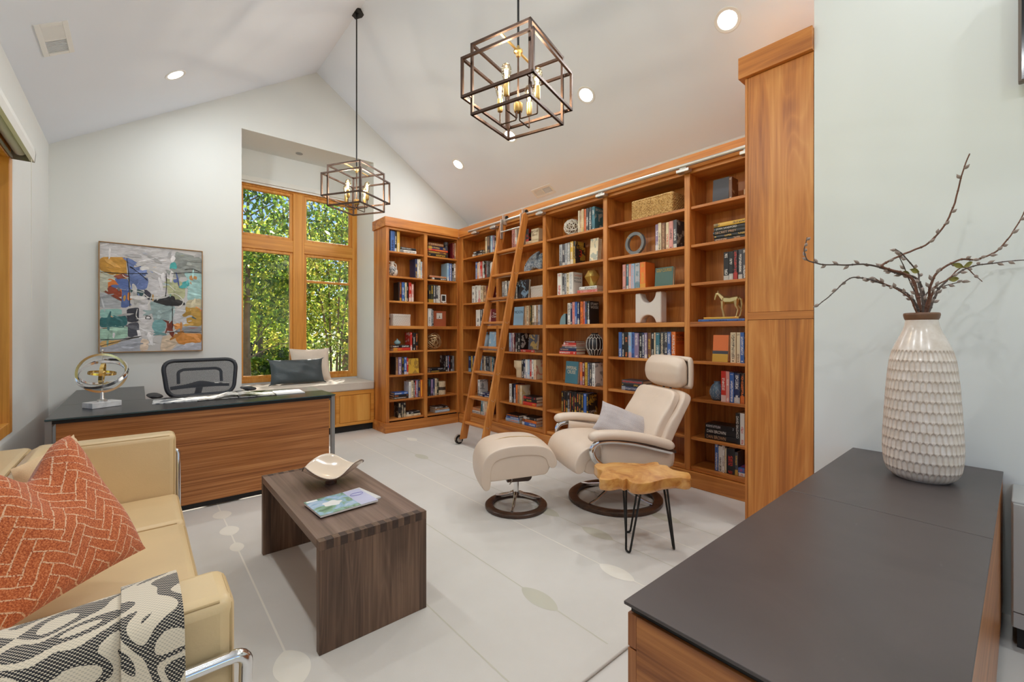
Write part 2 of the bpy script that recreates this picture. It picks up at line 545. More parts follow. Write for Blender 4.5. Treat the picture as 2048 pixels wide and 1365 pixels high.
# ---- ceiling fittings: all sit in the plane of the slope
def slope_frame(x, y):
    """matrix whose -Z points into the room from the slope above (x, y)"""
    s = 1 if x > RX else -1
    n = Vector((-s*SL, 0, -1)).normalized()
    ex = Vector((0, 1, 0)); ey = n.cross(ex)
    m = Matrix((ex, ey, n)).transposed().to_4x4()
    m.translation = Vector((x, y, ceil_z(x)))
    return m
def downlight(x, y, label):
    t = thing('recessed_light', label, 'light', group='recessed ceiling lights')
    t.matrix_world = slope_frame(x, y)
    b = MB()
    b.lathe([(.0635, .0015), (.066, .0032), (.085, .004), (.088, .001), (.088, -.002)], 36, capb=False, capt=False)
    b.build('trim_ring', M['white_paint'], t, smooth=40)
    b = MB(); b.lathe([(.0005, .0022), (.064, .0022)], 36, capb=False, capt=False)
    b.build('lens', M['can_glow'], t)
    ld = bpy.data.lights.new('downlight', 'AREA'); ld.shape = 'DISK'; ld.size = .12; ld.energy = CAN_W
    ld.color = (.93, .98, 1.0)
    lo = bpy.data.objects.new('downlight', ld); COL.objects.link(lo)
    m = slope_frame(x, y); lo.matrix_world = m @ Matrix.Translation((0, 0, .012)) @ Matrix.Rotation(PI, 4, 'X')
for x, y, lb in ((3.156, 1.359, 'recessed downlight nearest the tall cabinet, largest on the right slope'),
                 (3.156, 2.639, 'recessed downlight to the right of the near cage pendant'),
                 (3.160, 3.736, 'recessed downlight seen through the bottom corner of the near pendant'),
                 (3.169, 4.796, 'small recessed downlight on the right slope nearest the back wall'),
                 (.246, 4.814, 'recessed downlight on the left slope above the painting')):
    downlight(x, y, lb)
for x, y in ((.246, 3.3), (.246, 1.7), (.246, .1), (.246, -1.6), (2.6, .1), (2.6, -.75), (2.6, -1.6)):  # out-of-view downlights added to brighten the near room and right wall
    downlight(x, y, 'added unseen downlight on the %s slope overhead, behind the view, %s row place' % ('left' if x < RX else 'right', {3.3:'second',1.7:'third',.1:'fourth',-.75:'fifth',-1.6:'last'}[y]))

def vent(x, y, label, wx, wy, flip=1):
    t = thing('ceiling_vent', label, 'vent'); t.matrix_world = slope_frame(x, y)
    b = MB()
    for a in ((-wx, -wy, wx, -wy+.03), (-wx, wy-.03, wx, wy), (-wx, -wy+.03, -wx+.03, wy-.03), (wx-.03, -wy+.03, wx, wy-.03), (-.008, -wy+.03, .008, wy-.03)):
        b.box(a[0], a[1], -.002, a[2], a[3], .006)
    b.build('frame', M['white_paint'], t, bevel=.002)
    b = MB(); b.box(-wx+.03, -wy+.03, -.004, wx-.03, wy-.03, -.001); b.build('duct', M['dark'], t)
    n = 10
    for half in (-1, 1):
        c0 = .008 if half > 0 else -wx+.03; c1 = wx-.03 if half > 0 else -.008
        w = (c1-c0)/n
        for i in range(n):
            s = MB(); ta = .9*half*flip
            R = Matrix.Translation((c0+w*(i+.5), 0, .002)) @ Matrix.Rotation(ta, 4, 'Y')
            s.box(-w*.42, -wy+.03, -.0006, w*.42, wy-.03, .0006, M=R)
            s.build('slat', M['white_paint'], t)
vent(-.395, 3.91, 'white two-way air vent in the left slope of the ceiling', .19, .085, 1)
vent(3.825, 3.88, 'white air vent in the right slope just above the long bookcase', .165, .07, -1)
t = thing('sprinkler_cover', 'small white disc on the soffit of the window recess', 'sprinkler', (1.55, 5.97, RZT))
b = MB(); b.lathe([(.04, 0), (.042, -.006), (.0, -.009)], 24, capb=False, capt=False); b.build('cover_disc', M['grey_plastic'], t, smooth=40)
# ------------------------------------------------------------------ bookcases
SH = [2.335, 2.015, 1.695, 1.37, 1.045, .73, .41, .165]     # shelf tops
XF, YL = 3.5, 5.27                                          # front planes of the long and the short bookcase
cz_, cy_, cx_ = M['cherryZ'], M['cherryY'], M['cherryX']
long_case = thing('bookcase', 'long cherry wood bookcase of five bays built in along the right wall', 'bookcase', (XF, 3.2, 0))
def part(root, name, mb_boxes, m, bevel=.0025):
    b = MB(); ox, oy, oz = root.location
    for q in mb_boxes: b.box(q[0]-ox, q[1]-oy, q[2]-oz, q[3]-ox, q[4]-oy, q[5]-oz)
    return b.build(name, m, root, bevel=bevel)
XB = 3.79
DIV = [4.392, 3.54, 2.687, 1.838]
YE = 1.205
# uprights
part(long_case, 'corner_stile', [(XF, 5.185, .13, XF+.02, YL, 2.64), (XF+.02, 5.195, .13, XB, 5.225, 2.64)], cz_)
for y in DIV:
    part(long_case, 'divider', [(XF, y-.024, .13, XB, y+.024, 2.64)], cz_)
part(long_case, 'divider', [(XF, 1.182, .13, XB, YE, 2.64)], cz_)
part(long_case, 'back_panel', [(XB, 1.182, .0, XB+.02, 5.225, 2.7)], cz_, 0)
edges = [5.195] + [v for y in DIV for v in (y+.024, y-.024)] + [YE]
for k in range(5):
    ya, yb = edges[2*k+1], edges[2*k]
    for i, z in enumerate(SH):
        if i == 3: part(long_case, 'shelf', [(XF+.0015, ya, z-.04, XB, yb, z)], cy_)
        else: part(long_case, 'shelf', [(XF+.015, ya+.002, z-.023, XB, yb-.002, z)], cy_)
part(long_case, 'top_rail', [(XF+.002, 1.182, 2.61, XB, 5.195, 2.638)], cy_)
part(long_case, 'crown', [(XF-.025, 1.182, 2.638, XF+.05, YL-.024, 2.757), (XF+.05, 1.182, 2.70, 3.92, YL-.024, 2.72)], cy_)
part(long_case, 'plinth', [(XF-.018, 1.182, 0, XF+.01, YL-.02, .128)], cy_, .004)
part(long_case, 'toe_rail', [(XF+.012, 1.182, .128, XB, 5.195, .142)], cy_)

short_case = thing('bookcase', 'short cherry wood bookcase of two bays on the back wall beside the window seat', 'bookcase', (2.95, YL, 0))
YBK = 5.56
part(short_case, 'side_panel', [(2.392, YL, .0, 2.437, YB-.002, 2.64)], cz_)
part(short_case, 'divider', [(2.94, YL, .13, 2.988, YBK, 2.64)], cz_)
part(short_case, 'corner_stile', [(3.468, YL+.001, .13, XF+.018, YL+.02, 2.64), (3.474, YL+.02, .13, 3.496, YBK, 2.64)], cz_)
part(short_case, 'back_panel', [(2.437, YBK, 0, 3.496, YBK+.02, 2.7)], cz_, 0)
for xa, xb in ((2.437, 2.94), (2.988, 3.474)):
    for i, z in enumerate(SH):
        if i == 3: part(short_case, 'shelf', [(xa, YL+.0015, z-.04, xb, YBK, z)], cx_)
        else: part(short_case, 'shelf', [(xa+.002, YL+.015, z-.023, xb-.002, YBK, z)], cx_)
part(short_case, 'top_rail', [(2.437, YL+.002, 2.61, 3.474, YBK, 2.638)], cx_)
part(short_case, 'crown', [(2.37, YL-.025, 2.638, XF-.024, YL+.05, 2.757), (2.37, YL+.05, 2.638, 2.42, YB-.002, 2.757), (2.42, YL+.05, 2.70, 3.5, YB-.002, 2.72)], cx_)
part(short_case, 'plinth', [(2.374, YL-.02, 0, XF-.02, YL+.008, .128), (2.374, YL+.008, 0, 2.391, YB-.002, .128)], cx_, .004)

# tall cabinet at the near end of the long bookcase
tall = thing('tall_cabinet', 'tall cherry wood cabinet rising above the bookcase beside the white wall', 'cabinet', (XS, .99, 0))
part(tall, 'carcass', [(XS+.018, .80, 0, 3.9, 1.18, 2.93)], cz_)
part(tall, 'stile', [(XS, 1.164, 0, XS+.018, 1.18, 2.93)], cz_, .001)
part(tall, 'rail', [(XS-.002, .80, 1.364, XS+.018, 1.163, 1.41)], cy_, .001)
part(tall, 'door', [(XS+.002, .801, 1.412, XS+.018, 1.1625, 2.928)], cz_, .001)
part(tall, 'door', [(XS+.002, .801, .02, XS+.018, 1.1625, 1.362)], cz_, .001)
part(tall, 'crown', [(XS-.028, .799, 2.93, XS+.06, 1.212, 3.068), (XS+.06, 1.15, 2.93, 3.9, 1.212, 3.068), (XS+.06, .799, 3.03, 3.9, 1.15, 3.06)], cy_, .003)

# ------------------------------------------------------------------ ladder rail and ladder
rail = thing('ladder_rail', 'satin metal rolling ladder rail along the top of the long bookcase', 'rail', (3.43, 3.1, 2.662))
b = MB(); b.tube([(0, -1.9, 0), (0, 1.82, 0)], .0155, 16); b.build('tube', M['nickel'], rail, smooth=40)
b = MB(); b.ball((0, 1.825, 0), (.0155, .008, .0155), 12, 6); b.build('end_plug', M['nickel'], rail, smooth=60)
for y in (4.80, 4.392, 3.54, 2.687, 1.838, 1.33):
    b = MB(); yy = y-3.1
    b.box(-.012, yy-.055, -.052, .045, yy+.055, -.026)
    b.box(-.006, yy-.03, -.026, .014, yy+.03, -.013)
    o = b.build('bracket', M['nickel'], rail, bevel=.004)
    s = MB()
    for q in (-.035, .035): s.lathe([(.0065, 0), (.0065, .004), (0, .0055)], 10, c=(.02, yy+q, -.026), capt=False)
    s.build('screw', M['steel'], o, smooth=40)

lad = thing('library_ladder', 'cherry wood rolling library ladder leaning on the rail of the long bookcase', 'ladder', (2.76, 3.945, 0))
lx = lambda z: 2.745+.232*z-2.76
LYL, LYR = 4.13-3.945, 3.76-3.945
dv = Vector((.232, 0, 1)).normalized(); dn = Vector((dv.z, 0, -dv.x))
def side_rail(y0, y1):
    b = MB(); z0, z1 = .075, 2.665; w = .085
    def P(z, k): return (lx(z)+dn.x*k, z+dn.z*k)
    b.prism([P(z0, 0), (lx(z0)+.09, z0), P(z1-.03, w), (lx(z1)+.035, z1+.006), P(z1-.02, 0)], y0, y1, 'Y')
    return b
rails_ = []
for y0, y1, oy in ((LYL, LYL+.026, LYL+.026), (LYR-.026, LYR, LYR-.026)):
    o = side_rail(y0, y1).build('side_rail', M['cherryZ'], lad, bevel=.003, fix=True); rails_.append((o, oy))
TZ = [.273, .557, .842, 1.122, 1.408, 1.69, 1.969, 2.256]
for i, z in enumerate(TZ):
    b = MB(); b.box(lx(z)+.004, LYR, z-.026, lx(z)+.094, LYL, z)
    o = b.build('tread', M['cherryY'], lad, bevel=.006, seg=3)
    r = MB(); r.tube([(lx(z)+.05, LYR, z-.036), (lx(z)+.05, LYL, z-.036)], .005, 8); r.build('tie_rod', M['nickel'], lad, smooth=40)
for o, oy in rails_:
    s = MB(); sg = 1 if oy > 0 else -1
    for z in TZ:
        for dx, dz in ((.025, -.012), (.045, -.022), (.068, -.008)):
            s.ball((lx(z)+dx, oy+sg*.001, z+dz), (.0042, .0025, .0042), 8, 4)
    s.build('bolt_heads', M['nickel'], o, smooth=60)
# hooks that ride on the rail, with a grab bar between them
for y in (LYL+.0, LYR-.0):
    sg = 1 if y > 0 else -1
    b = MB(); z = 2.46
    yo = y-sg*.006
    b.box(lx(z)+.02, yo-.003, z-.04, lx(z)+.06, yo+.003, z+.20)
    b.box(lx(z)+.05, yo-.003, z+.14, lx(z)+.125, yo+.003, z+.255)
    o = b.build('hook', M['nickel'], lad, bevel=.002)
    r = MB(); r.tube([(3.43-2.76, yo-.014, 2.69), (3.43-2.76, yo+.014, 2.69)], .022, 16); r.build('roller', M['black'], o, smooth=40)
b = MB(); b.tube([(lx(2.5)+.02, LYR, 2.50), (lx(2.5)+.02, LYL, 2.50)], .009, 10); b.build('grab_bar', M['nickel'], lad, smooth=40)
for y, sg in ((LYL+.026, 1), (LYR-.026, -1)):
    yo = y+sg*.02
    b = MB(); b.tube([(lx(.05)+.015, yo-.012, .0675), (lx(.05)+.015, yo+.012, .0675)], .05, 24)
    w = b.build('wheel', M['black'], lad, smooth=40)
    b = MB(); b.tube([(lx(.05)+.015, yo-.014, .0675), (lx(.05)+.015, yo+.014, .0675)], .03, 16)
    b.build('hub', M['nickel'], w, smooth=40)
    b = MB()
    b.box(lx(.05)-.004, min(y, yo+sg*.016), .04, lx(.05)+.04, max(y, yo+sg*.016), .06)
    def arc(u, v, yo=yo):
        a = PI*(.15+.85*u)
        return (lx(.05)+.015+math.cos(a)*.056, yo-.014+.028*v, .0675+math.sin(a)*.056)
    b.grid(arc, 14, 1)
    b.build('wheel_guard', M['nickel'], lad, smooth=40)
# ------------------------------------------------------------------ books
PAL = {'k': (30,28,30,'black'), 'n': (36,48,86,'navy'), 'b': (62,102,172,'blue'), 's': (150,188,216,'sky blue'), 't': (66,118,132,'teal'),
       'g': (72,102,92,'green'), 'o': (62,66,48,'dark olive'), 'r': (200,54,44,'red'), 'm': (108,30,36,'maroon'), 'p': (216,150,142,'pink'),
       'O': (234,122,48,'orange'), 'y': (236,206,70,'yellow'), 'Y': (212,168,62,'mustard'), 'w': (230,226,218,'white'), 'c': (226,208,174,'cream'),
       'G': (128,128,130,'grey'), 'L': (178,180,184,'pale grey'), 'D': (72,72,78,'charcoal'), 'B': (118,78,52,'brown'), 'T': (194,152,114,'tan'),
       'v': (142,122,154,'mauve')}
def _book_mat():
    m = Mat('book_cloth'); nt = m.nt
    oi = m.node('ShaderNodeObjectInfo')
    at = m.node('ShaderNodeAttribute', attribute_type='OBJECT', attribute_name='ink')
    tc = m.node('ShaderNodeTexCoord'); sp = m.node('ShaderNodeSeparateXYZ'); m.ln(tc.outputs['UV'], sp.inputs[0])
    u, v = E(nt, sp.outputs[0]), E(nt, sp.outputs[1]); r = E(nt, oi.outputs['Random'])
    def wn(a, bb, seed):
        c = m.node('ShaderNodeCombineXYZ'); m.ln(a.s, c.inputs[0]); m.ln(bb.s, c.inputs[1]); m.ln((r*97.0+seed).s, c.inputs[2])
        n = m.node('ShaderNodeTexWhiteNoise', noise_dimensions='3D'); m.ln(c.outputs[0], n.inputs[0]); return E(nt, n.outputs[0])
    onspine = u.gt(0)*u.lt(1)
    lane = (u-.5).abs().lt(.27)
    letters = wn((u*9.0).floor(), (v*95.0).floor(), 1.0).gt(.46)
    words = wn((v*0.0), (v*5.0+r*3.0).floor(), 2.0).gt(.38)
    ends = v.gt(.06)*v.lt(.95)
    band = v.lt(.13+r*.12)*wn(v*0.0, v*0.0, 5.0).gt(.62)
    logo = v.gt(.03)*v.lt(.075)*(u-.5).abs().lt(.2)
    mask = onspine*((lane*letters*words*ends).max(band*.75).max(logo*.8))
    col = m.mix(mask*.88, oi.outputs['Color'], at.outputs['Color'])
    # printed picture on the boards
    n = m.noise(m.coord('Object', (9, 9, 9), rnd_off=True), 1.6, 3, .55, .6)
    side = u.gt(1.5)*E(nt, n).gt(.56)*wn(v*0.0, v*0.0, 9.0).gt(.35)
    col = m.mix(side*.55, col, at.outputs['Color'])
    m.color(col); m.set(.38, coat=.1)
    return m.m
M['book'] = _book_mat()
m = Mat('book_pages'); v = m.coord('Object', (400, 3, 400), rnd_off=True)
m.color(m.ramp(m.noise(v, 1, 2), [(.35, L(206,186,156)), (.65, L(232,216,190))])); m.set(.8); M['pages'] = m.m
def ink_mat(k):
    key = 'ink_'+k
    if key not in M:
        c = PAL[k]; M[key] = plain('print_'+c[3].replace(' ', '_'), L(*c[:3]), .5, var=.02)
    return M[key]

_font_cache = {}
def text_mesh(txt, condensed=1.0):
    """outline lettering as a flat mesh, centred, about 1 unit tall"""
    if txt in _font_cache: return _font_cache[txt]
    cu = bpy.data.curves.new('lettering', 'FONT'); cu.body = txt.replace('^', '\n'); cu.align_x = 'CENTER'; cu.align_y = 'CENTER'
    cu.resolution_u = 2; cu.space_line = .82
    o = bpy.data.objects.new('lettering', cu); COL.objects.link(o)
    dg = bpy.context.evaluated_depsgraph_get()
    me = bpy.data.meshes.new_from_object(o.evaluated_get(dg))
    COL.objects.unlink(o); bpy.data.objects.remove(o)
    n = len(me.vertices); co = np.zeros(n*3, 'f'); me.vertices.foreach_get('co', co); co = co.reshape(-1, 3)
    size = (co[:, 0].max()-co[:, 0].min(), co[:, 1].max()-co[:, 1].min())
    co[:, 0] -= (co[:, 0].max()+co[:, 0].min())/2; co[:, 1] -= (co[:, 1].max()+co[:, 1].min())/2
    me.vertices.foreach_set('co', co.ravel()); me.update()
    _font_cache[txt] = (me, size)
    return me, size
def put_text(txt, parent, w, h, mtx, mat_, name='title_lettering'):
    """letter a w x h rectangle whose frame is mtx (x right, y up, z outwards)"""
    me, (sx, sy) = text_mesh(txt)
    k = min(w/sx, h/sy)
    m2 = me.copy(); m2.transform(mtx @ Matrix.Diagonal((min(w/sx, k*1.35), min(h/sy, k*1.9), 1, 1)))
    m2.materials.clear(); m2.materials.append(mat_)
    return link(name, m2, parent)

def book(T, D, H, flat=False):
    """book standing with its spine at y=0 facing -y: thickness along x, depth along y, height along z;
    flat books lie on a board: length along x, thickness along z"""
    b = MB(); cb = min(.003, T*.14); uv = []
    def bx(x0, y0, z0, x1, y1, z1):
        if flat: b.box(z0-H/2, y0, x0+T/2, z1-H/2, y1, x1+T/2)
        else: b.box(x0, y0, z0, x1, y1, z1)
    # spine, slightly rounded
    n = 4; pr = [( -T/2+T*i/n, .0022*abs((i-n/2)/(n/2))**2) for i in range(n+1)]
    vs = []; fs = []
    for i, (x, y) in enumerate(pr):
        vs += [(x, y, 0), (x, y, H)]
    for i, (x, y) in enumerate(pr): vs += [(x, .006, 0), (x, .006, H)]
    k = 2*(n+1)
    for i in range(n):
        fs.append((2*i, 2*i+2, 2*i+3, 2*i+1))
    ns = len(fs)
    for i in range(n):
        fs.append((2*i+1, 2*i+3, k+2*i+3, k+2*i+1)); fs.append((2*i, k+2*i, k+2*i+2, 2*i+2))
        fs.append((k+2*i, k+2*i+1, k+2*i+3, k+2*i+2))
    fs.append((0, 1, k+1, k)); fs.append((2*n, k+2*n, k+2*n+1, 2*n+1))
    if flat: vs = [(z-H/2, y, x+T/2) for x, y, z in vs]; 
    b.add(vs, [f[::-1] for f in fs] if flat else fs)
    bx(-T/2, .0061, 0, -T/2+cb, D, H); bx(T/2-cb, .0061, 0, T/2, D, H)
    me = b.mesh('cover', M['book'])
    ul = me.uv_layers.new(name='UVMap')
    for p in me.polygons:
        for li, vi in zip(p.loop_indices, p.vertices):
            co = me.vertices[vi].co
            if p.index < ns:
                t_, h_ = ((co.z/T), (co.x/H+.5)) if flat else (co.x/T+.5, co.z/H)
                ul.data[li].uv = (min(.999, max(.001, t_)), h_)
            else:
                ul.data[li].uv = (2.0, .5)
    g = MB(); e = .003
    if flat: g.box(-H/2+e, .006, cb, H/2-e, D-e, T-cb)
    else: g.box(-T/2+cb, .006, e, T/2-cb, D-e, H-e)
    pm = g.mesh('pages', M['pages'])
    return me, pm

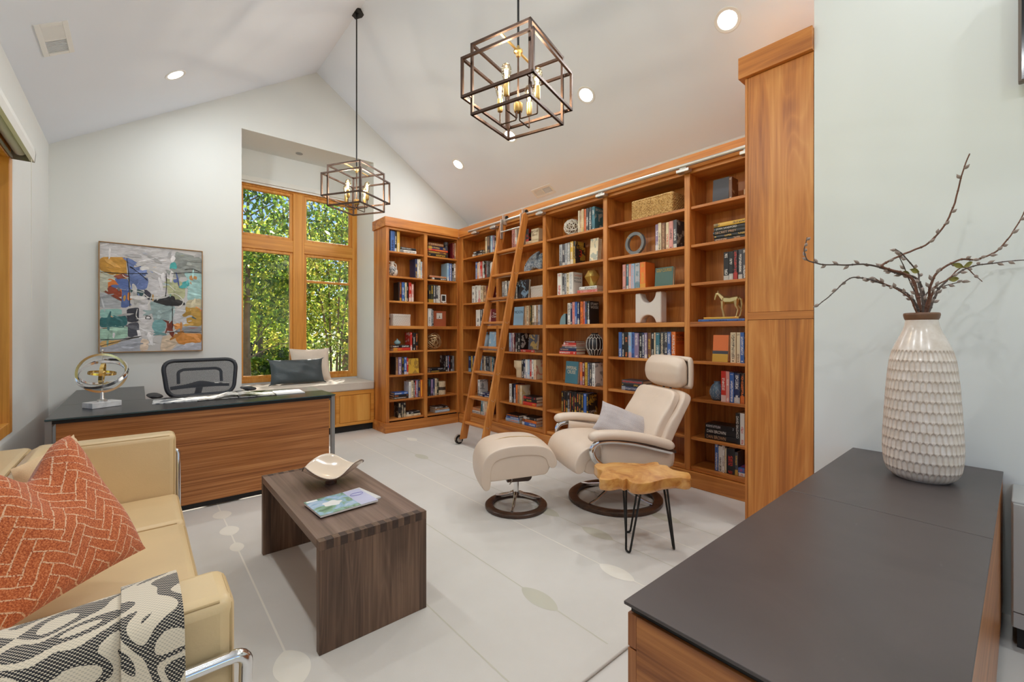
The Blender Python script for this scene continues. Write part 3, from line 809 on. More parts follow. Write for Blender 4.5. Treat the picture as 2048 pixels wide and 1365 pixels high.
ORD = ['', 'first', 'second', 'third', 'fourth', 'fifth', 'sixth', 'seventh', 'eighth', 'ninth', 'tenth', 'eleventh', 'twelfth', 'thirteenth',
       'fourteenth', 'fifteenth', 'sixteenth', 'seventeenth', 'eighteenth', 'nineteenth']
BAY = {'A': "short bookcase's left bay", 'B': "short bookcase's right bay", 'C': "long bookcase's far corner bay", 'D': "long bookcase's second bay",
       'E': "long bookcase's middle bay", 'F': "long bookcase's fourth bay", 'G': "long bookcase's bay beside tall cabinet"}
SHN = ['top shelf', 'second shelf', 'third shelf', 'fourth shelf', 'fifth shelf', 'sixth shelf', 'seventh shelf', 'bottom shelf']
BOOKS = '''
V A0 2.475 2.533 0.0000 0.266 b k
V A0 2.534 2.562 0.0000 0.263 k w
V A0 2.566 2.606 0.0000 0.271 Y w
H A0 2.602 2.841 0.0000 0.039 w k
H A0 2.613 2.835 0.0396 0.033 k w|JOHN ADAMS
V A1 2.826 2.857 0.0000 0.257 n Y
V A1 2.858 2.882 0.0000 0.259 w v
V A1 2.883 2.908 0.0000 0.260 c n
V A1 2.910 2.935 0.0000 0.231 s w
V A1 2.926 2.938 0.0000 0.226 w r
V A2 2.593 2.606 0.0000 0.249 k B
V A2 2.607 2.633 0.0000 0.250 m Y
V A2 2.634 2.667 0.0000 0.250 b w
V A2 2.668 2.679 0.0000 0.247 t w
V A2 2.680 2.702 0.0000 0.248 c k
V A2 2.703 2.727 0.0000 0.253 k w
V A2 2.737 2.772 0.0000 0.253 r w
V A2 2.774 2.803 0.0000 0.235 p w
V A4 2.756 2.786 0.0000 0.240 r w
V A4 2.795 2.829 0.0000 0.235 k w
V A4 2.833 2.871 0.0000 0.233 k O
H A4 2.507 2.749 0.0376 0.034 k w
H A4 2.513 2.760 0.0000 0.037 r Y
V A5 2.543 2.551 0.0000 0.231 k B
V A5 2.552 2.582 0.0000 0.230 B T
V A5 2.587 2.634 0.0000 0.227 v w
V A5 2.636 2.662 0.0000 0.226 k Y
V A5 2.665 2.702 0.0000 0.227 b w
V A5 2.703 2.725 0.0000 0.214 r w
F A5 2.728 2.888 0.0000 0.202 Y B
V A6 2.736 2.770 0.0000 0.215 w L
V A6 2.771 2.803 0.0000 0.230 c k
V A6 2.806 2.828 0.0000 0.225 k w
V A6 2.829 2.842 0.0000 0.221 r w
V A6 2.844 2.870 0.0000 0.230 v w
V A6 2.871 2.907 0.0000 0.232 n Y
V A6 2.908 2.938 0.0000 0.230 O y
H A6 2.525 2.724 0.0000 0.029 k w
H A6 2.528 2.725 0.0296 0.028 k O
H A6 2.533 2.723 0.0582 0.027 b w
V A7 2.582 2.623 0.0000 0.198 k c
V A7 2.626 2.657 0.0000 0.196 k c
V A7 2.658 2.694 0.0000 0.195 k c
H A7 2.691 2.907 0.0000 0.027 c B
H A7 2.707 2.902 0.0276 0.028 k w
V B0 3.417 3.456 0.0000 0.231 m T
V B0 3.460 3.473 0.0000 0.233 c k
H B0 3.028 3.324 0.0466 0.033 B Y
H B0 3.028 3.340 0.0802 0.025 r Y
H B0 3.028 3.318 0.1058 0.043 n Y
H B0 3.028 3.270 0.1494 0.041 B T
H B0 3.034 3.312 0.0000 0.046 k Y
V B1 3.330 3.361 0.0000 0.253 s w
V B1 3.362 3.407 0.0000 0.252 b w
V B1 3.409 3.441 0.0000 0.255 k w
V B1 3.444 3.473 0.0000 0.258 w k
H B1 3.047 3.318 0.0316 0.025 T r
H B1 3.089 3.328 0.0000 0.031 k w
V B2 3.029 3.065 0.0000 0.244 k Y
V B2 3.068 3.110 0.0000 0.247 o Y
V B2 3.112 3.144 0.0000 0.249 D w
V B2 3.147 3.181 0.0000 0.246 D w
V B2 3.184 3.218 0.0000 0.243 w k
V B3 3.020 3.065 0.0000 0.242 w D
V B3 3.066 3.086 0.0000 0.241 L k
V B3 3.087 3.108 0.0000 0.231 k w
V B5 3.294 3.340 0.0000 0.228 k w
V B5 3.341 3.357 0.0000 0.225 b w
V B5 3.358 3.385 0.0000 0.222 k r
V B5 3.388 3.415 0.0000 0.218 k L
V B5 3.416 3.446 0.0000 0.219 G k
H B5 3.062 3.294 0.0000 0.028 k Y
H B5 3.065 3.270 0.0286 0.031 k L
V B6 3.025 3.065 0.0000 0.227 k t
V B6 3.067 3.100 0.0000 0.224 v k
V B6 3.101 3.127 0.0000 0.232 n L
V B6 3.129 3.161 0.0000 0.232 c n
V B6 3.164 3.192 0.0000 0.233 o c
H B7 3.132 3.355 0.0326 0.022 T k
H B7 3.134 3.364 0.0000 0.032 s w
H B7 3.137 3.352 0.0552 0.022 k w
V C0 4.669 4.711 0.0000 0.231 c k
V C0 4.602 4.666 0.0000 0.233 D T
V C0 4.556 4.600 0.0000 0.229 s w
V C0 4.508 4.554 0.0000 0.224 v w
V C0 4.461 4.506 0.0000 0.218 k w
H C0 4.777 5.013 0.0000 0.039 D w
H C0 4.777 4.988 0.0396 0.032 k w
V C1 4.898 4.938 0.0000 0.241 b w
V C1 4.854 4.893 0.0000 0.229 c O
V C1 4.827 4.849 0.0000 0.234 w r
V C1 4.781 4.825 0.0000 0.232 r w
V C1 4.753 4.777 0.0000 0.233 w k
V C1 4.718 4.750 0.0000 0.235 k w
V C1 4.686 4.715 0.0000 0.231 o r
V C1 4.653 4.683 0.0000 0.224 G k
V C2 4.948 5.013 0.0000 0.233 w k
V C2 4.883 4.943 0.0000 0.236 w k
V C2 4.820 4.881 0.0000 0.233 w r
V C2 4.766 4.810 0.0000 0.220 c k
V C2 4.692 4.753 0.0000 0.211 T k
V C2 4.646 4.687 0.0000 0.209 m k
V C3 4.830 4.928 0.0000 0.225 w k
V C3 4.769 4.825 0.0000 0.230 D w
V C3 4.706 4.767 0.0000 0.231 w k
V C3 4.589 4.625 0.0000 0.222 p w
F C3 4.420 4.600 0.0000 0.223 m w|Tom^Clancy
F C4 4.465 4.646 0.0000 0.247 s w
V C5 5.037 5.110 0.0000 0.222 n s
V C5 5.003 5.033 0.0000 0.224 Y k
V C5 4.971 5.001 0.0000 0.227 n w
V C5 4.931 4.968 0.0000 0.227 s w
V C5 4.790 4.817 0.0000 0.230 s k
V C5 4.743 4.786 0.0000 0.229 D T
V C5 4.705 4.739 0.0000 0.228 c n
V C5 4.672 4.701 0.0000 0.226 D w
V C5 4.635 4.668 0.0000 0.228 k w
V C5 4.600 4.631 0.0000 0.228 G k
V C5 4.565 4.597 0.0000 0.228 T k
V C5 4.535 4.562 0.0000 0.230 t w
V C5 4.501 4.532 0.0000 0.230 k w
V C6 4.833 4.882 0.0000 0.224 w k
F C6 4.644 4.829 0.0000 0.209 k c
H C6 4.580 4.824 0.0000 0.031 n w
H C6 4.580 4.814 0.0316 0.027 n w
V C7 4.770 4.809 0.0000 0.198 t w
V C7 4.730 4.766 0.0000 0.200 w k
V C7 4.667 4.728 0.0000 0.186 c p
H C7 4.824 5.007 0.0000 0.038 w k
H C7 4.819 5.007 0.0386 0.038 T O
V D0 4.097 4.150 0.0000 0.246 p k
V D0 4.067 4.093 0.0000 0.243 w r
V D0 3.852 3.900 0.0406 0.150 k r
V D0 3.675 3.800 0.0406 0.128 c B|In Cold^Blood
H D0 3.678 3.900 0.0000 0.040 c T
V D2 4.298 4.349 0.0000 0.240 G w
V D2 4.252 4.294 0.0000 0.242 w k
V D2 4.229 4.249 0.0000 0.238 D w
V D2 4.186 4.227 0.0000 0.238 w G
V D2 4.052 4.090 0.0000 0.202 k w
F D2 3.865 4.050 0.0000 0.228 k s
F D3 3.956 4.137 0.0000 0.228 s n|MOON
V D3 3.889 3.919 0.0000 0.234 T c
V D3 3.850 3.888 0.0000 0.233 c k
V D3 3.830 3.849 0.0000 0.234 T k
V D3 3.803 3.828 0.0000 0.233 o Y
V D3 3.755 3.793 0.0000 0.234 c k
V D3 3.721 3.753 0.0000 0.234 w B
V D3 3.691 3.719 0.0000 0.235 T k
V D3 3.647 3.687 0.0000 0.235 L n
V D4 4.176 4.206 0.0000 0.233 s v
V D4 4.149 4.174 0.0000 0.233 v w
V D4 4.121 4.146 0.0000 0.233 w r
V D4 4.097 4.117 0.0000 0.230 m w
V D4 4.059 4.095 0.0000 0.227 k w
V D4 4.005 4.054 0.0000 0.227 k w
F D4 3.710 3.859 0.0306 0.180 D Y
H D4 3.753 3.999 0.0000 0.030 r w
V D5 3.942 3.976 0.0000 0.226 k w
V D5 3.910 3.940 0.0000 0.225 n w
V D5 3.867 3.908 0.0000 0.227 w b
V D5 3.828 3.864 0.0000 0.228 s w
V D5 3.796 3.826 0.0000 0.228 r w
V D5 3.762 3.793 0.0000 0.230 w k
V D5 3.722 3.760 0.0000 0.231 c r
V D6 4.161 4.204 0.0000 0.230 w k
V D6 4.133 4.159 0.0000 0.232 k w
V D6 4.093 4.130 0.0000 0.231 n w
V D6 4.061 4.091 0.0000 0.227 O k
V D6 4.011 4.047 0.0000 0.226 T k
V D6 3.976 4.010 0.0000 0.226 c Y
H D6 3.714 3.948 0.0000 0.040 r Y
H D6 3.718 3.943 0.0406 0.033 k Y
H D6 3.718 3.939 0.0742 0.035 k r
H D7 4.028 4.283 0.0000 0.040 s O
H D7 4.020 4.268 0.0406 0.029 b w
H D7 4.024 4.254 0.0702 0.026 k O
H D7 3.728 3.966 0.0000 0.038 b w
H D7 3.721 3.962 0.0386 0.033 O k
H D7 3.725 3.943 0.0722 0.035 k w
V E0 3.057 3.080 0.0000 0.239 c w
V E0 3.029 3.053 0.0000 0.237 T c
V E0 2.999 3.028 0.0000 0.242 c Y
V E0 2.967 2.995 0.0000 0.238 O r
V E0 2.930 2.963 0.0000 0.238 D w
V E0 2.893 2.927 0.0000 0.238 D w
V E0 2.849 2.888 0.0000 0.237 t w|~BROKEN
V E1 3.301 3.344 0.0000 0.238 L k
V E1 3.263 3.299 0.0000 0.237 D w
V E1 3.228 3.261 0.0000 0.240 L k
V E1 3.185 3.226 0.0000 0.242 G w
V E1 3.139 3.181 0.0000 0.246 Y w
V E1 3.106 3.137 0.0000 0.243 k Y|~JAMES^PATTERSON^3
F E1 2.822 2.927 0.0000 0.232 c t
V E2 3.308 3.373 0.0000 0.243 w r
V E2 3.278 3.306 0.0000 0.237 D w
V E2 3.242 3.275 0.0000 0.234 L k
V E2 3.205 3.240 0.0000 0.235 c k
V E2 3.145 3.203 0.0000 0.238 w L|~Caribbean^James A.^Michener
H E2 2.821 3.088 0.0000 0.034 p r
H E2 2.824 3.055 0.0346 0.032 w k
V E3 3.186 3.227 0.0000 0.231 w k
V E3 3.154 3.183 0.0000 0.235 n w
V E3 3.118 3.152 0.0000 0.238 p r
V E3 3.087 3.116 0.0000 0.239 b w
V E3 3.055 3.083 0.0000 0.236 n w
V E3 3.009 3.040 0.0000 0.237 O k
V E3 2.982 3.006 0.0000 0.239 p r
V E3 2.955 2.980 0.0000 0.237 D b
V E3 2.917 2.947 0.0000 0.239 k w|~STUART^WOODS
H E4 3.099 3.344 0.0000 0.034 r w
H E4 3.101 3.333 0.0346 0.034 n T
H E4 3.101 3.312 0.0692 0.017 L k
H E4 3.101 3.301 0.0868 0.016 p r
H E4 3.101 3.280 0.1034 0.024 r w
H E4 3.103 3.266 0.1280 0.016 m w
F E5 3.088 3.268 0.0000 0.238 t c|IMPERIAL^CRUISE
V E5 3.019 3.050 0.0000 0.238 O v
V E5 2.985 3.018 0.0000 0.240 m w
V E5 2.947 2.980 0.0000 0.239 Y k
V E5 2.918 2.945 0.0000 0.239 n L
V E5 2.887 2.914 0.0000 0.239 D c
V E5 2.846 2.883 0.0000 0.236 w k
V E6 3.288 3.317 0.0000 0.228 k Y
V E6 3.254 3.286 0.0000 0.229 k O
V E6 3.227 3.253 0.0000 0.229 k Y
V E6 3.191 3.225 0.0000 0.231 k L
V E6 3.169 3.190 0.0000 0.233 k O
V E6 3.146 3.167 0.0000 0.233 k Y
V E6 3.129 3.145 0.0000 0.235 k r
V E6 3.100 3.127 0.0000 0.236 k Y
V E6 3.068 3.098 0.0000 0.231 k O
V E6 3.037 3.067 0.0000 0.231 k Y
V E6 3.006 3.035 0.0000 0.230 k Y
V E6 2.966 3.004 0.0000 0.232 b w
V E6 2.941 2.964 0.0000 0.231 k Y|~STUART^WOODS^CAPITAL
V F1 2.132 2.164 0.0000 0.241 v w
V F1 2.102 2.131 0.0000 0.246 c k
V F1 2.064 2.101 0.0000 0.241 B T
V F1 2.034 2.062 0.0000 0.240 c r
V F1 1.992 2.031 0.0000 0.243 p k
V F1 1.958 1.990 0.0000 0.247 D w
V F2 2.476 2.510 0.0000 0.238 p t
V F2 2.449 2.474 0.0000 0.238 t w
V F2 2.415 2.446 0.0000 0.238 p w
V F2 2.378 2.413 0.0000 0.235 s p
V F2 2.323 2.375 0.0000 0.236 L t
V F2 2.263 2.320 0.0000 0.238 O Y
F F2 1.995 2.171 0.0000 0.166 g Y|GOLF COURSES
V F4 2.524 2.562 0.0000 0.240 b w
V F4 2.493 2.521 0.0000 0.239 k w
V F4 2.453 2.491 0.0000 0.239 k O
V F4 2.416 2.451 0.0000 0.240 s p
V F4 2.383 2.414 0.0000 0.238 b k
V F4 2.333 2.379 0.0000 0.233 v w
V F4 2.303 2.331 0.0000 0.233 k w
V F4 2.273 2.302 0.0000 0.235 n w
V F4 2.244 2.272 0.0000 0.235 v w
V F4 2.207 2.242 0.0000 0.235 B Y
V F4 2.178 2.206 0.0000 0.236 k w
V F4 2.161 2.176 0.0000 0.236 c r
V F4 2.121 2.158 0.0000 0.235 t w
V F4 2.083 2.115 0.0000 0.242 D c
V F4 2.043 2.080 0.0000 0.242 D w
V F4 2.010 2.041 0.0000 0.242 b w
V F4 1.971 2.008 0.0000 0.243 O w|AIRFRAME|~MICHAEL^CRICHTON^AIRFRAME
H F5 2.288 2.524 0.0000 0.038 n L
H F5 2.290 2.521 0.0386 0.029 k Y
H F5 2.288 2.518 0.0682 0.030 D r
F G0 1.519 1.648 0.0000 0.183 D w
V G0 1.492 1.517 0.0000 0.173 B c
H G1 1.375 1.638 0.0522 0.028 k T|SECRET PREY
H G1 1.375 1.635 0.0256 0.026 k Y
H G1 1.375 1.635 0.0808 0.032 k w|JOHN SANDFORD
H G1 1.375 1.633 0.0000 0.025 k T
H G1 1.375 1.633 0.1134 0.031 Y k
V G2 1.517 1.557 0.0000 0.225 k w
V G2 1.483 1.515 0.0000 0.225 k w
V G2 1.449 1.481 0.0000 0.229 k r
V G2 1.416 1.448 0.0000 0.232 D w
V G2 1.385 1.415 0.0000 0.235 D w
H G3 1.396 1.762 0.0000 0.019 b n
H G3 1.442 1.719 0.0196 0.016 Y O
F G4 1.525 1.649 0.0000 0.214 O c
V G4 1.463 1.504 0.0000 0.237 c k
V G4 1.432 1.461 0.0000 0.237 c B
V G4 1.401 1.430 0.0000 0.237 b w
V G5 1.538 1.576 0.0000 0.244 r w
V G5 1.510 1.537 0.0000 0.243 p w
V G5 1.477 1.509 0.0000 0.236 b w
V G5 1.432 1.475 0.0000 0.232 n w
V G5 1.399 1.431 0.0000 0.235 k O
V G6 1.435 1.465 0.0000 0.243 k w|DAVID BALDACCI
V G6 1.401 1.434 0.0000 0.245 w r
H G6 1.463 1.711 0.0000 0.046 k T|DAN BROWN
H G6 1.466 1.709 0.0466 0.041 k w|DAN BROWN
H G6 1.468 1.706 0.0882 0.039 k L
V G7 1.601 1.628 0.0000 0.222 b w
V G7 1.569 1.599 0.0000 0.205 w k
V G7 1.549 1.567 0.0000 0.218 w B
V G7 1.536 1.548 0.0000 0.197 c Y
V G7 1.472 1.535 0.0000 0.202 k r
V G7 1.446 1.470 0.0000 0.183 D Y
H G7 1.399 1.448 0.0000 0.029 w r
H G7 1.399 1.446 0.0296 0.037 b r'''
def place_books():
    rows = [l for l in BOOKS.strip().split('\n')]
    recs = []
    for l in rows:
        p = l.split('|'); t = p[0].split()
        recs.append(dict(k=t[0], bay=t[1][0], sh=int(t[1][1]), a=float(t[2]), b=float(t[3]), z=float(t[4]), h=float(t[5]), c=t[6], i=t[7], tx=p[1:]))
    cnt = {}; stk = {}
    for r in recs:                                             # how many lie in each stack
        if r['k'] == 'H':
            key = (r['bay'], r['sh'])
            for s in stk.setdefault(key, []):
                if min(s[0]['b'], r['b'])-max(s[0]['a'], r['a']) > .3*(r['b']-r['a']): s.append(r); break
            else: stk[key].append([r])
    for r in recs:
        left = r['bay'] in 'AB'; T = r['b']-r['a']; mid = (r['a']+r['b'])/2
        key = (r['bay'], r['sh']); col = PAL[r['c']]; ink = PAL[r['i']]
        where = SHN[r['sh']] + ', ' + BAY[r['bay']]
        lead = col[3]+' book'
        if r['k'] == 'H':
            ss = stk[key]; s = [q for q in ss if r in q][0]; pos = sorted(s, key=lambda q: q['z']).index(r)
            st = 'stack'
            if len(ss) > 1:
                o = sorted(ss, key=lambda q: q[0]['a'] if left else -q[0]['a']); st = ('left stack' if o[0] is s else 'right stack')
            pl = 'lying flat alone' if len(s) == 1 else 'lying at bottom of '+st if pos == 0 else 'lying at top of '+st if pos == len(s)-1 else 'lying '+ORD[pos+1]+' up in '+st
            lb = '%s %s, %s' % (lead, pl, where)
        else:
            cnt[key] = cnt.get(key, 0)+1
            up = 'facing out' if r['k'] == 'F' else 'standing'
            lb = '%s %s, %s from left, %s' % (lead, up, ORD[cnt[key]], where)
        inset = {'V': .045, 'H': .045, 'F': .05}[r['k']]
        if r['k'] == 'F' and key in (('C', 6), ): inset = .215
        jig = rnd.uniform(-.006, .006)
        z = SH[r['sh']]+r['z']+.0007
        base = (mid, YL+inset+jig, z) if left else (XF+inset+jig, mid, z)
        rz = 0 if left else -PI/2
        root = thing('book', lb, 'book', base, rz, 'books in the '+('short' if left else 'long')+' bookcase')
        if r['k'] == 'V':
            D = min(.172, r['h']*rnd.uniform(.62, .68)); me, pm = book(T-.0008, D, r['h'])
            mt = None
        elif r['k'] == 'H':
            D = rnd.uniform(.145, .165); me, pm = book(r['h'], D, T, True)
        else:                                                  # cover faces the room, leaning back a little
            th = .055 if key == ('E', 1) else .032
            me, pm = book(th, T, r['h'])
            lean = math.radians(5)
            R = Matrix.Translation((-T/2, th, 0)) @ Matrix.Rotation(-lean, 4, 'X') @ Matrix.Translation((0, -th/2, 0)) @ rotz(-PI/2)
            me.transform(R); pm.transform(R)
        cv = link('cover', me, root); cv.color = tuple(L(*col[:3])[:3])+(1,); cv['ink'] = list(L(*(col if r['tx'] and r['tx'][0][0] != '~' else ink)[:3])[:3])
        link('pages', pm, root)
        if r['k'] == 'F' and key == ('G', 4):                  # two-tone jacket with a strip of pictures
            R2 = Matrix.Rotation(-math.radians(5), 4, 'X')
            for nm, z0, z1, mm in (('jacket_foot', .004, .30, ink_mat('Y')), ('picture_strip', .30, .42, ink_mat('D'))):
                q = MB(); q.box(-T/2+.0005, -.0012, r['h']*z0, T/2-.0005, .0, r['h']*z1, M=R2); q.build(nm, mm, root)
        for s in r['tx']:
            if r['k'] == 'H':
                put_text(s, root, T*.62 if len(s) < 14 else T*.8, r['h']*.62, Matrix.Translation((-T*.12, -.0012, r['h']/2)) @ Matrix.Rotation(PI/2, 4, 'X'), ink_mat(r['i']))
            elif r['k'] == 'F':
                if 'GOLF' in s: hh, zz, ww = .03, r['h']*.86, T*.84
                elif 'MOON' in s: hh, zz, ww = r['h']*.16, r['h']*.72, T*.84
                else: hh, zz, ww = r['h']*.34, r['h']*.62, T*.8
                lean = math.radians(5)
                put_text(s, root, ww, hh, Matrix.Rotation(-lean, 4, 'X') @ Matrix.Translation((0, -.0015, zz)) @ Matrix.Rotation(PI/2, 4, 'X'), ink_mat(r['i']))
            elif s[0] == '~':                                  # on the front board, seen past the last book of a row
                s = s[1:]; lines = s.split('^')
                fr = Matrix.Translation((T/2+.0004, D*.52, 0)) @ rotz(PI/2)
                inkc = {'3': 'r', 'AIRFRAME': 'r', 'CAPITAL': 'w', 'Caribbean': 'O', 'JAMES': 'Y', 'PATTERSON': 'Y', 'MICHAEL': 'k', 'CRICHTON': 'k', 'James A.': 'D', 'Michener': 'D'}
                hs = [.30 if q == '3' else .11 for q in lines]; zc = .93
                for q, hq in zip(lines, hs):
                    if q == 'CAPITAL': zc = .24
                    put_text(q, root, D*.8, r['h']*hq, fr @ Matrix.Translation((0, 0, 0)) @ Matrix.Translation((0, 0, r['h']*(zc-hq/2))) @ Matrix.Rotation(PI/2, 4, 'X'), ink_mat(inkc.get(q, r['i'])))
                    zc -= hq+.035
            elif T > .05:
                put_text(s, root, T*.84, r['h']*.55, Matrix.Translation((0, -.0012, r['h']*.62)) @ Matrix.Rotation(PI/2, 4, 'X'), ink_mat(r['i']))
            else:                                              # along the spine, reading downwards
                put_text(s, root, r['h']*.7, T*.6, Matrix.Translation((0, -.0012, r['h']*.55)) @ Matrix.Rotation(PI/2, 4, 'X') @ Matrix.Rotation(-PI/2, 4, 'Z'), ink_mat(r['i']))
place_books()
# ------------------------------------------------------------------ ornaments on the shelves
# shelf coordinates: bays of the long case run along y (left = larger y), of the short case along x
def at_long(y, sh, depth, z=0): return (XF+depth, y, SH[sh]+.0007+z)
def at_short(x, sh, depth, z=0): return (x, YL+depth, SH[sh]+.0007+z)
def speckled(name, a, bcol, scale=40, lo=.45, hi=.6, rough=.5):
    m = Mat(name); m.color(m.ramp(m.noise(m.coord('Object'), scale, 4, .6, .5), [(lo, a), (hi, bcol)])); m.set(rough); return m.m
cer_w = plain('white_ceramic', L(226,218,208), .35, var=.02)
cer_c = plain('cream_ceramic', L(226,202,164), .45, var=.02)
cer_b = plain('pale_blue_ceramic', L(168,188,204), .35, var=.06, vscale=25)
cer_t = plain('aqua_glaze', L(142,176,180), .25, var=.05)

# two-handled jug, short case left bay, second shelf
t = thing('jug', 'white jug with grey mottled front and two loop handles on the short bookcase', 'jug', at_short(2.532, 1, .12))
prof = [(.001,0),(.04,0),(.062,.02),(.072,.05),(.07,.085),(.05,.12),(.03,.145),(.024,.165),(.026,.185),(.034,.198),(.03,.199),(.02,.18)]
b = MB(); b.lathe(prof, 28, capt=False); b.build('body', cer_w, t, smooth=60)
b = MB()
def disc(u, v):
    a = 2*PI*u; r = .062*v
    return (-.012+r*math.cos(a), -math.sqrt(max(.0, .078**2-r*r*.9))+.004, .068+r*math.sin(a))
b.grid(disc, 28, 6, cu=True); b.build('mottled_front', speckled('mottled_grey', L(78,78,84), L(214,208,202), 60), t, smooth=80)
b = MB(); b.tube(bez([(-.022,0,.19),(-.055,0,.2),(-.066,0,.175),(-.05,0,.152),(-.024,0,.155)]), .007, 8); b.build('handle', cer_w, t, smooth=60)
b = MB(); b.tube(bez([(.02,0,.178),(.05,0,.17),(.06,0,.135),(.058,0,.10),(.05,0,.08)]), .008, 8); b.build('handle', cer_w, t, smooth=60)

# photo frame, short case right bay, third shelf
t = thing('photo_frame', 'small white desk frame with dark picture on the short bookcase', 'frame', at_short(3.29, 2, .08))
b = MB()
for q in ((-.04,-.006,.02,-.028,.006,.125), (.028,-.006,.02,.04,.006,.125), (-.028,-.006,.02,.028,.006,.034), (-.028,-.006,.111,.028,.006,.125)): b.box(*q)
b.build('surround', M['white_paint'], t, bevel=.001)
b = MB(); b.box(-.028,-.002,.034,.028,.004,.111); b.build('picture', M['dark'], t)
b = MB(); b.box(-.045,-.02,0,.045,.02,.008); b.box(-.006,-.005,.008,.006,.005,.02); b.build('foot', M['white_paint'], t, bevel=.001)

# terracotta frame with a small drawing, fourth shelf
t = thing('keepsake_box', 'upright terracotta box frame with a small inset picture on the short bookcase', 'box', at_short(3.225, 3, .10))
ter = plain('terracotta', L(166,84,50), .6, var=.08)
b = MB(); w, h = .105, .215; w2, zb, zt_ = .048, .105, .19
for q in ((-w,-.02,0,-w2,.02,h),(w2,-.02,0,w,.02,h),(-w2,-.02,0,w2,.02,zb),(-w2,-.02,zt_,w2,.02,h)): b.box(*q)
b.build('body', ter, t, bevel=.002)
b = MB(); b.box(-w2,-.012,zb,w2,-.006,zt_); b.build('inset_picture', speckled('inset_print', L(232,226,216), L(214,206,196), 12), t)
b = MB(); b.prism([(-.006,.12),(.01,.12),(.008,.135),(.003,.165),(-.001,.14)], -.0128, -.0122, 'Y'); b.tube([(-.035,-.0125,.125),(-.01,-.0125,.115),(.03,-.0125,.128)], .0012, 5); b.build('drawing', M['dark'], t)

# woven white box, left bay, fourth shelf; and its plain mate on the long case
lat = Mat('lattice_white'); v = lat.coord('Object', (90, 90, 90), rot=(.785, .785, .785))
ck = lat.node('ShaderNodeTexChecker'); ck.inputs['Scale'].default_value = 1.0; ck.inputs['Color1'].default_value = L(226,220,212); ck.inputs['Color2'].default_value = L(196,184,172)
lat.ln(v, ck.inputs['Vector']); lat.color(ck.outputs[0]); lat.set(.5)
def lidded_box(name, label, loc, rz, w, d, h, grommet):
    t = thing(name, label, 'box', loc, rz)
    b = MB(); b.box(-w/2,-d/2,0,w/2,d/2,h*.995); b.build('body', lat.m, t, bevel=.003)
    b = MB(); b.box(-w/2-.002,-d/2-.002,h*.78,w/2+.002,d/2+.002,h); b.build('lid', lat.m, t, bevel=.003)
    if grommet:
        b = MB(); b.tube([(-w/2-.004,0,h*.6),(-w/2+.002,0,h*.6)], .018, 16); b.build('grommet', M['bronze'], t, smooth=40)
lidded_box('storage_box', 'white lattice patterned box with a round grommet on the short bookcase', at_short(2.62, 3, .13), .25, .29, .16, .155, True)
lidded_box('storage_box', 'plain white box at the right end of the second bay, long bookcase', at_long(3.702, 2, .12), -PI/2-.12, .23, .15, .135, False)

# small aqua vase on flat books
zt_ = .085
t = thing('bud_vase', 'small round aqua bud vase standing on two flat books', 'vase', at_short(2.60, 4, .11, .0735))
b = MB(); b.lathe([(.001,0),(.02,0),(.038,.015),(.044,.032),(.036,.05),(.014,.062),(.008,.07),(.009,.082),(.006,.082),(.005,.07)], 24, capt=False); b.build('body', cer_t, t, smooth=60)

# tangled wire ball
t = thing('wire_ball', 'gold tangled wire ball on the short bookcase', 'ornament', at_short(3.155, 4, .13))
b = MB(); rr = random.Random(3)
for k in range(16):
    ax = Vector((rr.gauss(0,1), rr.gauss(0,1), rr.gauss(0,1))).normalized(); e1 = ax.orthogonal().normalized(); e2 = ax.cross(e1)
    R = .115 if k < 9 else .075; off = ax*rr.uniform(-.35,.35)*R; r2 = math.sqrt(R*R-off.length_squared)
    b.tube([Vector((0,0,.1195))+off+(e1*math.cos(a)+e2*math.sin(a))*r2 for a in [2*PI*i/28 for i in range(28)]], .0042, 6, closed=True)
b.build('wire', plain('pale_gold_wire', (.78,.58,.32,1), .35, .8), t, smooth=60)

# ribbed canister with a dark band
t = thing('canister', 'cream ribbed canister with a dark brown band on the short bookcase', 'canister', at_short(3.255, 6, .09))
rib = Mat('woven_cream'); v = rib.coord('Object', (160,160,60)); rib.color(rib.ramp(rib.noise(v, 1, 2), [(.4, L(196,170,134)), (.6, L(224,202,168))])); rib.set(.7)
b = MB()
def can(u, v):
    a = 2*PI*u; r = .062*(1+.012*math.cos(a*36))
    return (r*math.cos(a), r*math.sin(a), .185*v)
b.grid(can, 144, 2, cu=True, caps=True); b.build('body', rib.m, t, smooth=30)
b = MB(); b.lathe([(.0645,.066),(.0645,.108)], 40, capb=False, capt=False); b.build('band', M['dark_oak_end'], t, smooth=40)

# flask among the books, top shelf
t = thing('flask', 'charcoal cylindrical flask standing beside flat books on the top shelf', 'flask', at_short(3.332, 0, .085))
b = MB(); b.lathe([(.001,0),(.030,0),(.032,.004),(.031,.185),(.028,.19)], 28, capt=True); b.build('body', plain('charcoal_lacquer', L(58,54,56), .35), t, smooth=40)
b = MB(); b.lathe([(.031,.19),(.034,.192),(.034,.226),(.030,.232),(.001,.233)], 28, capt=False); b.build('cap', plain('charcoal_cap', L(70,66,68), .45), t, smooth=40)

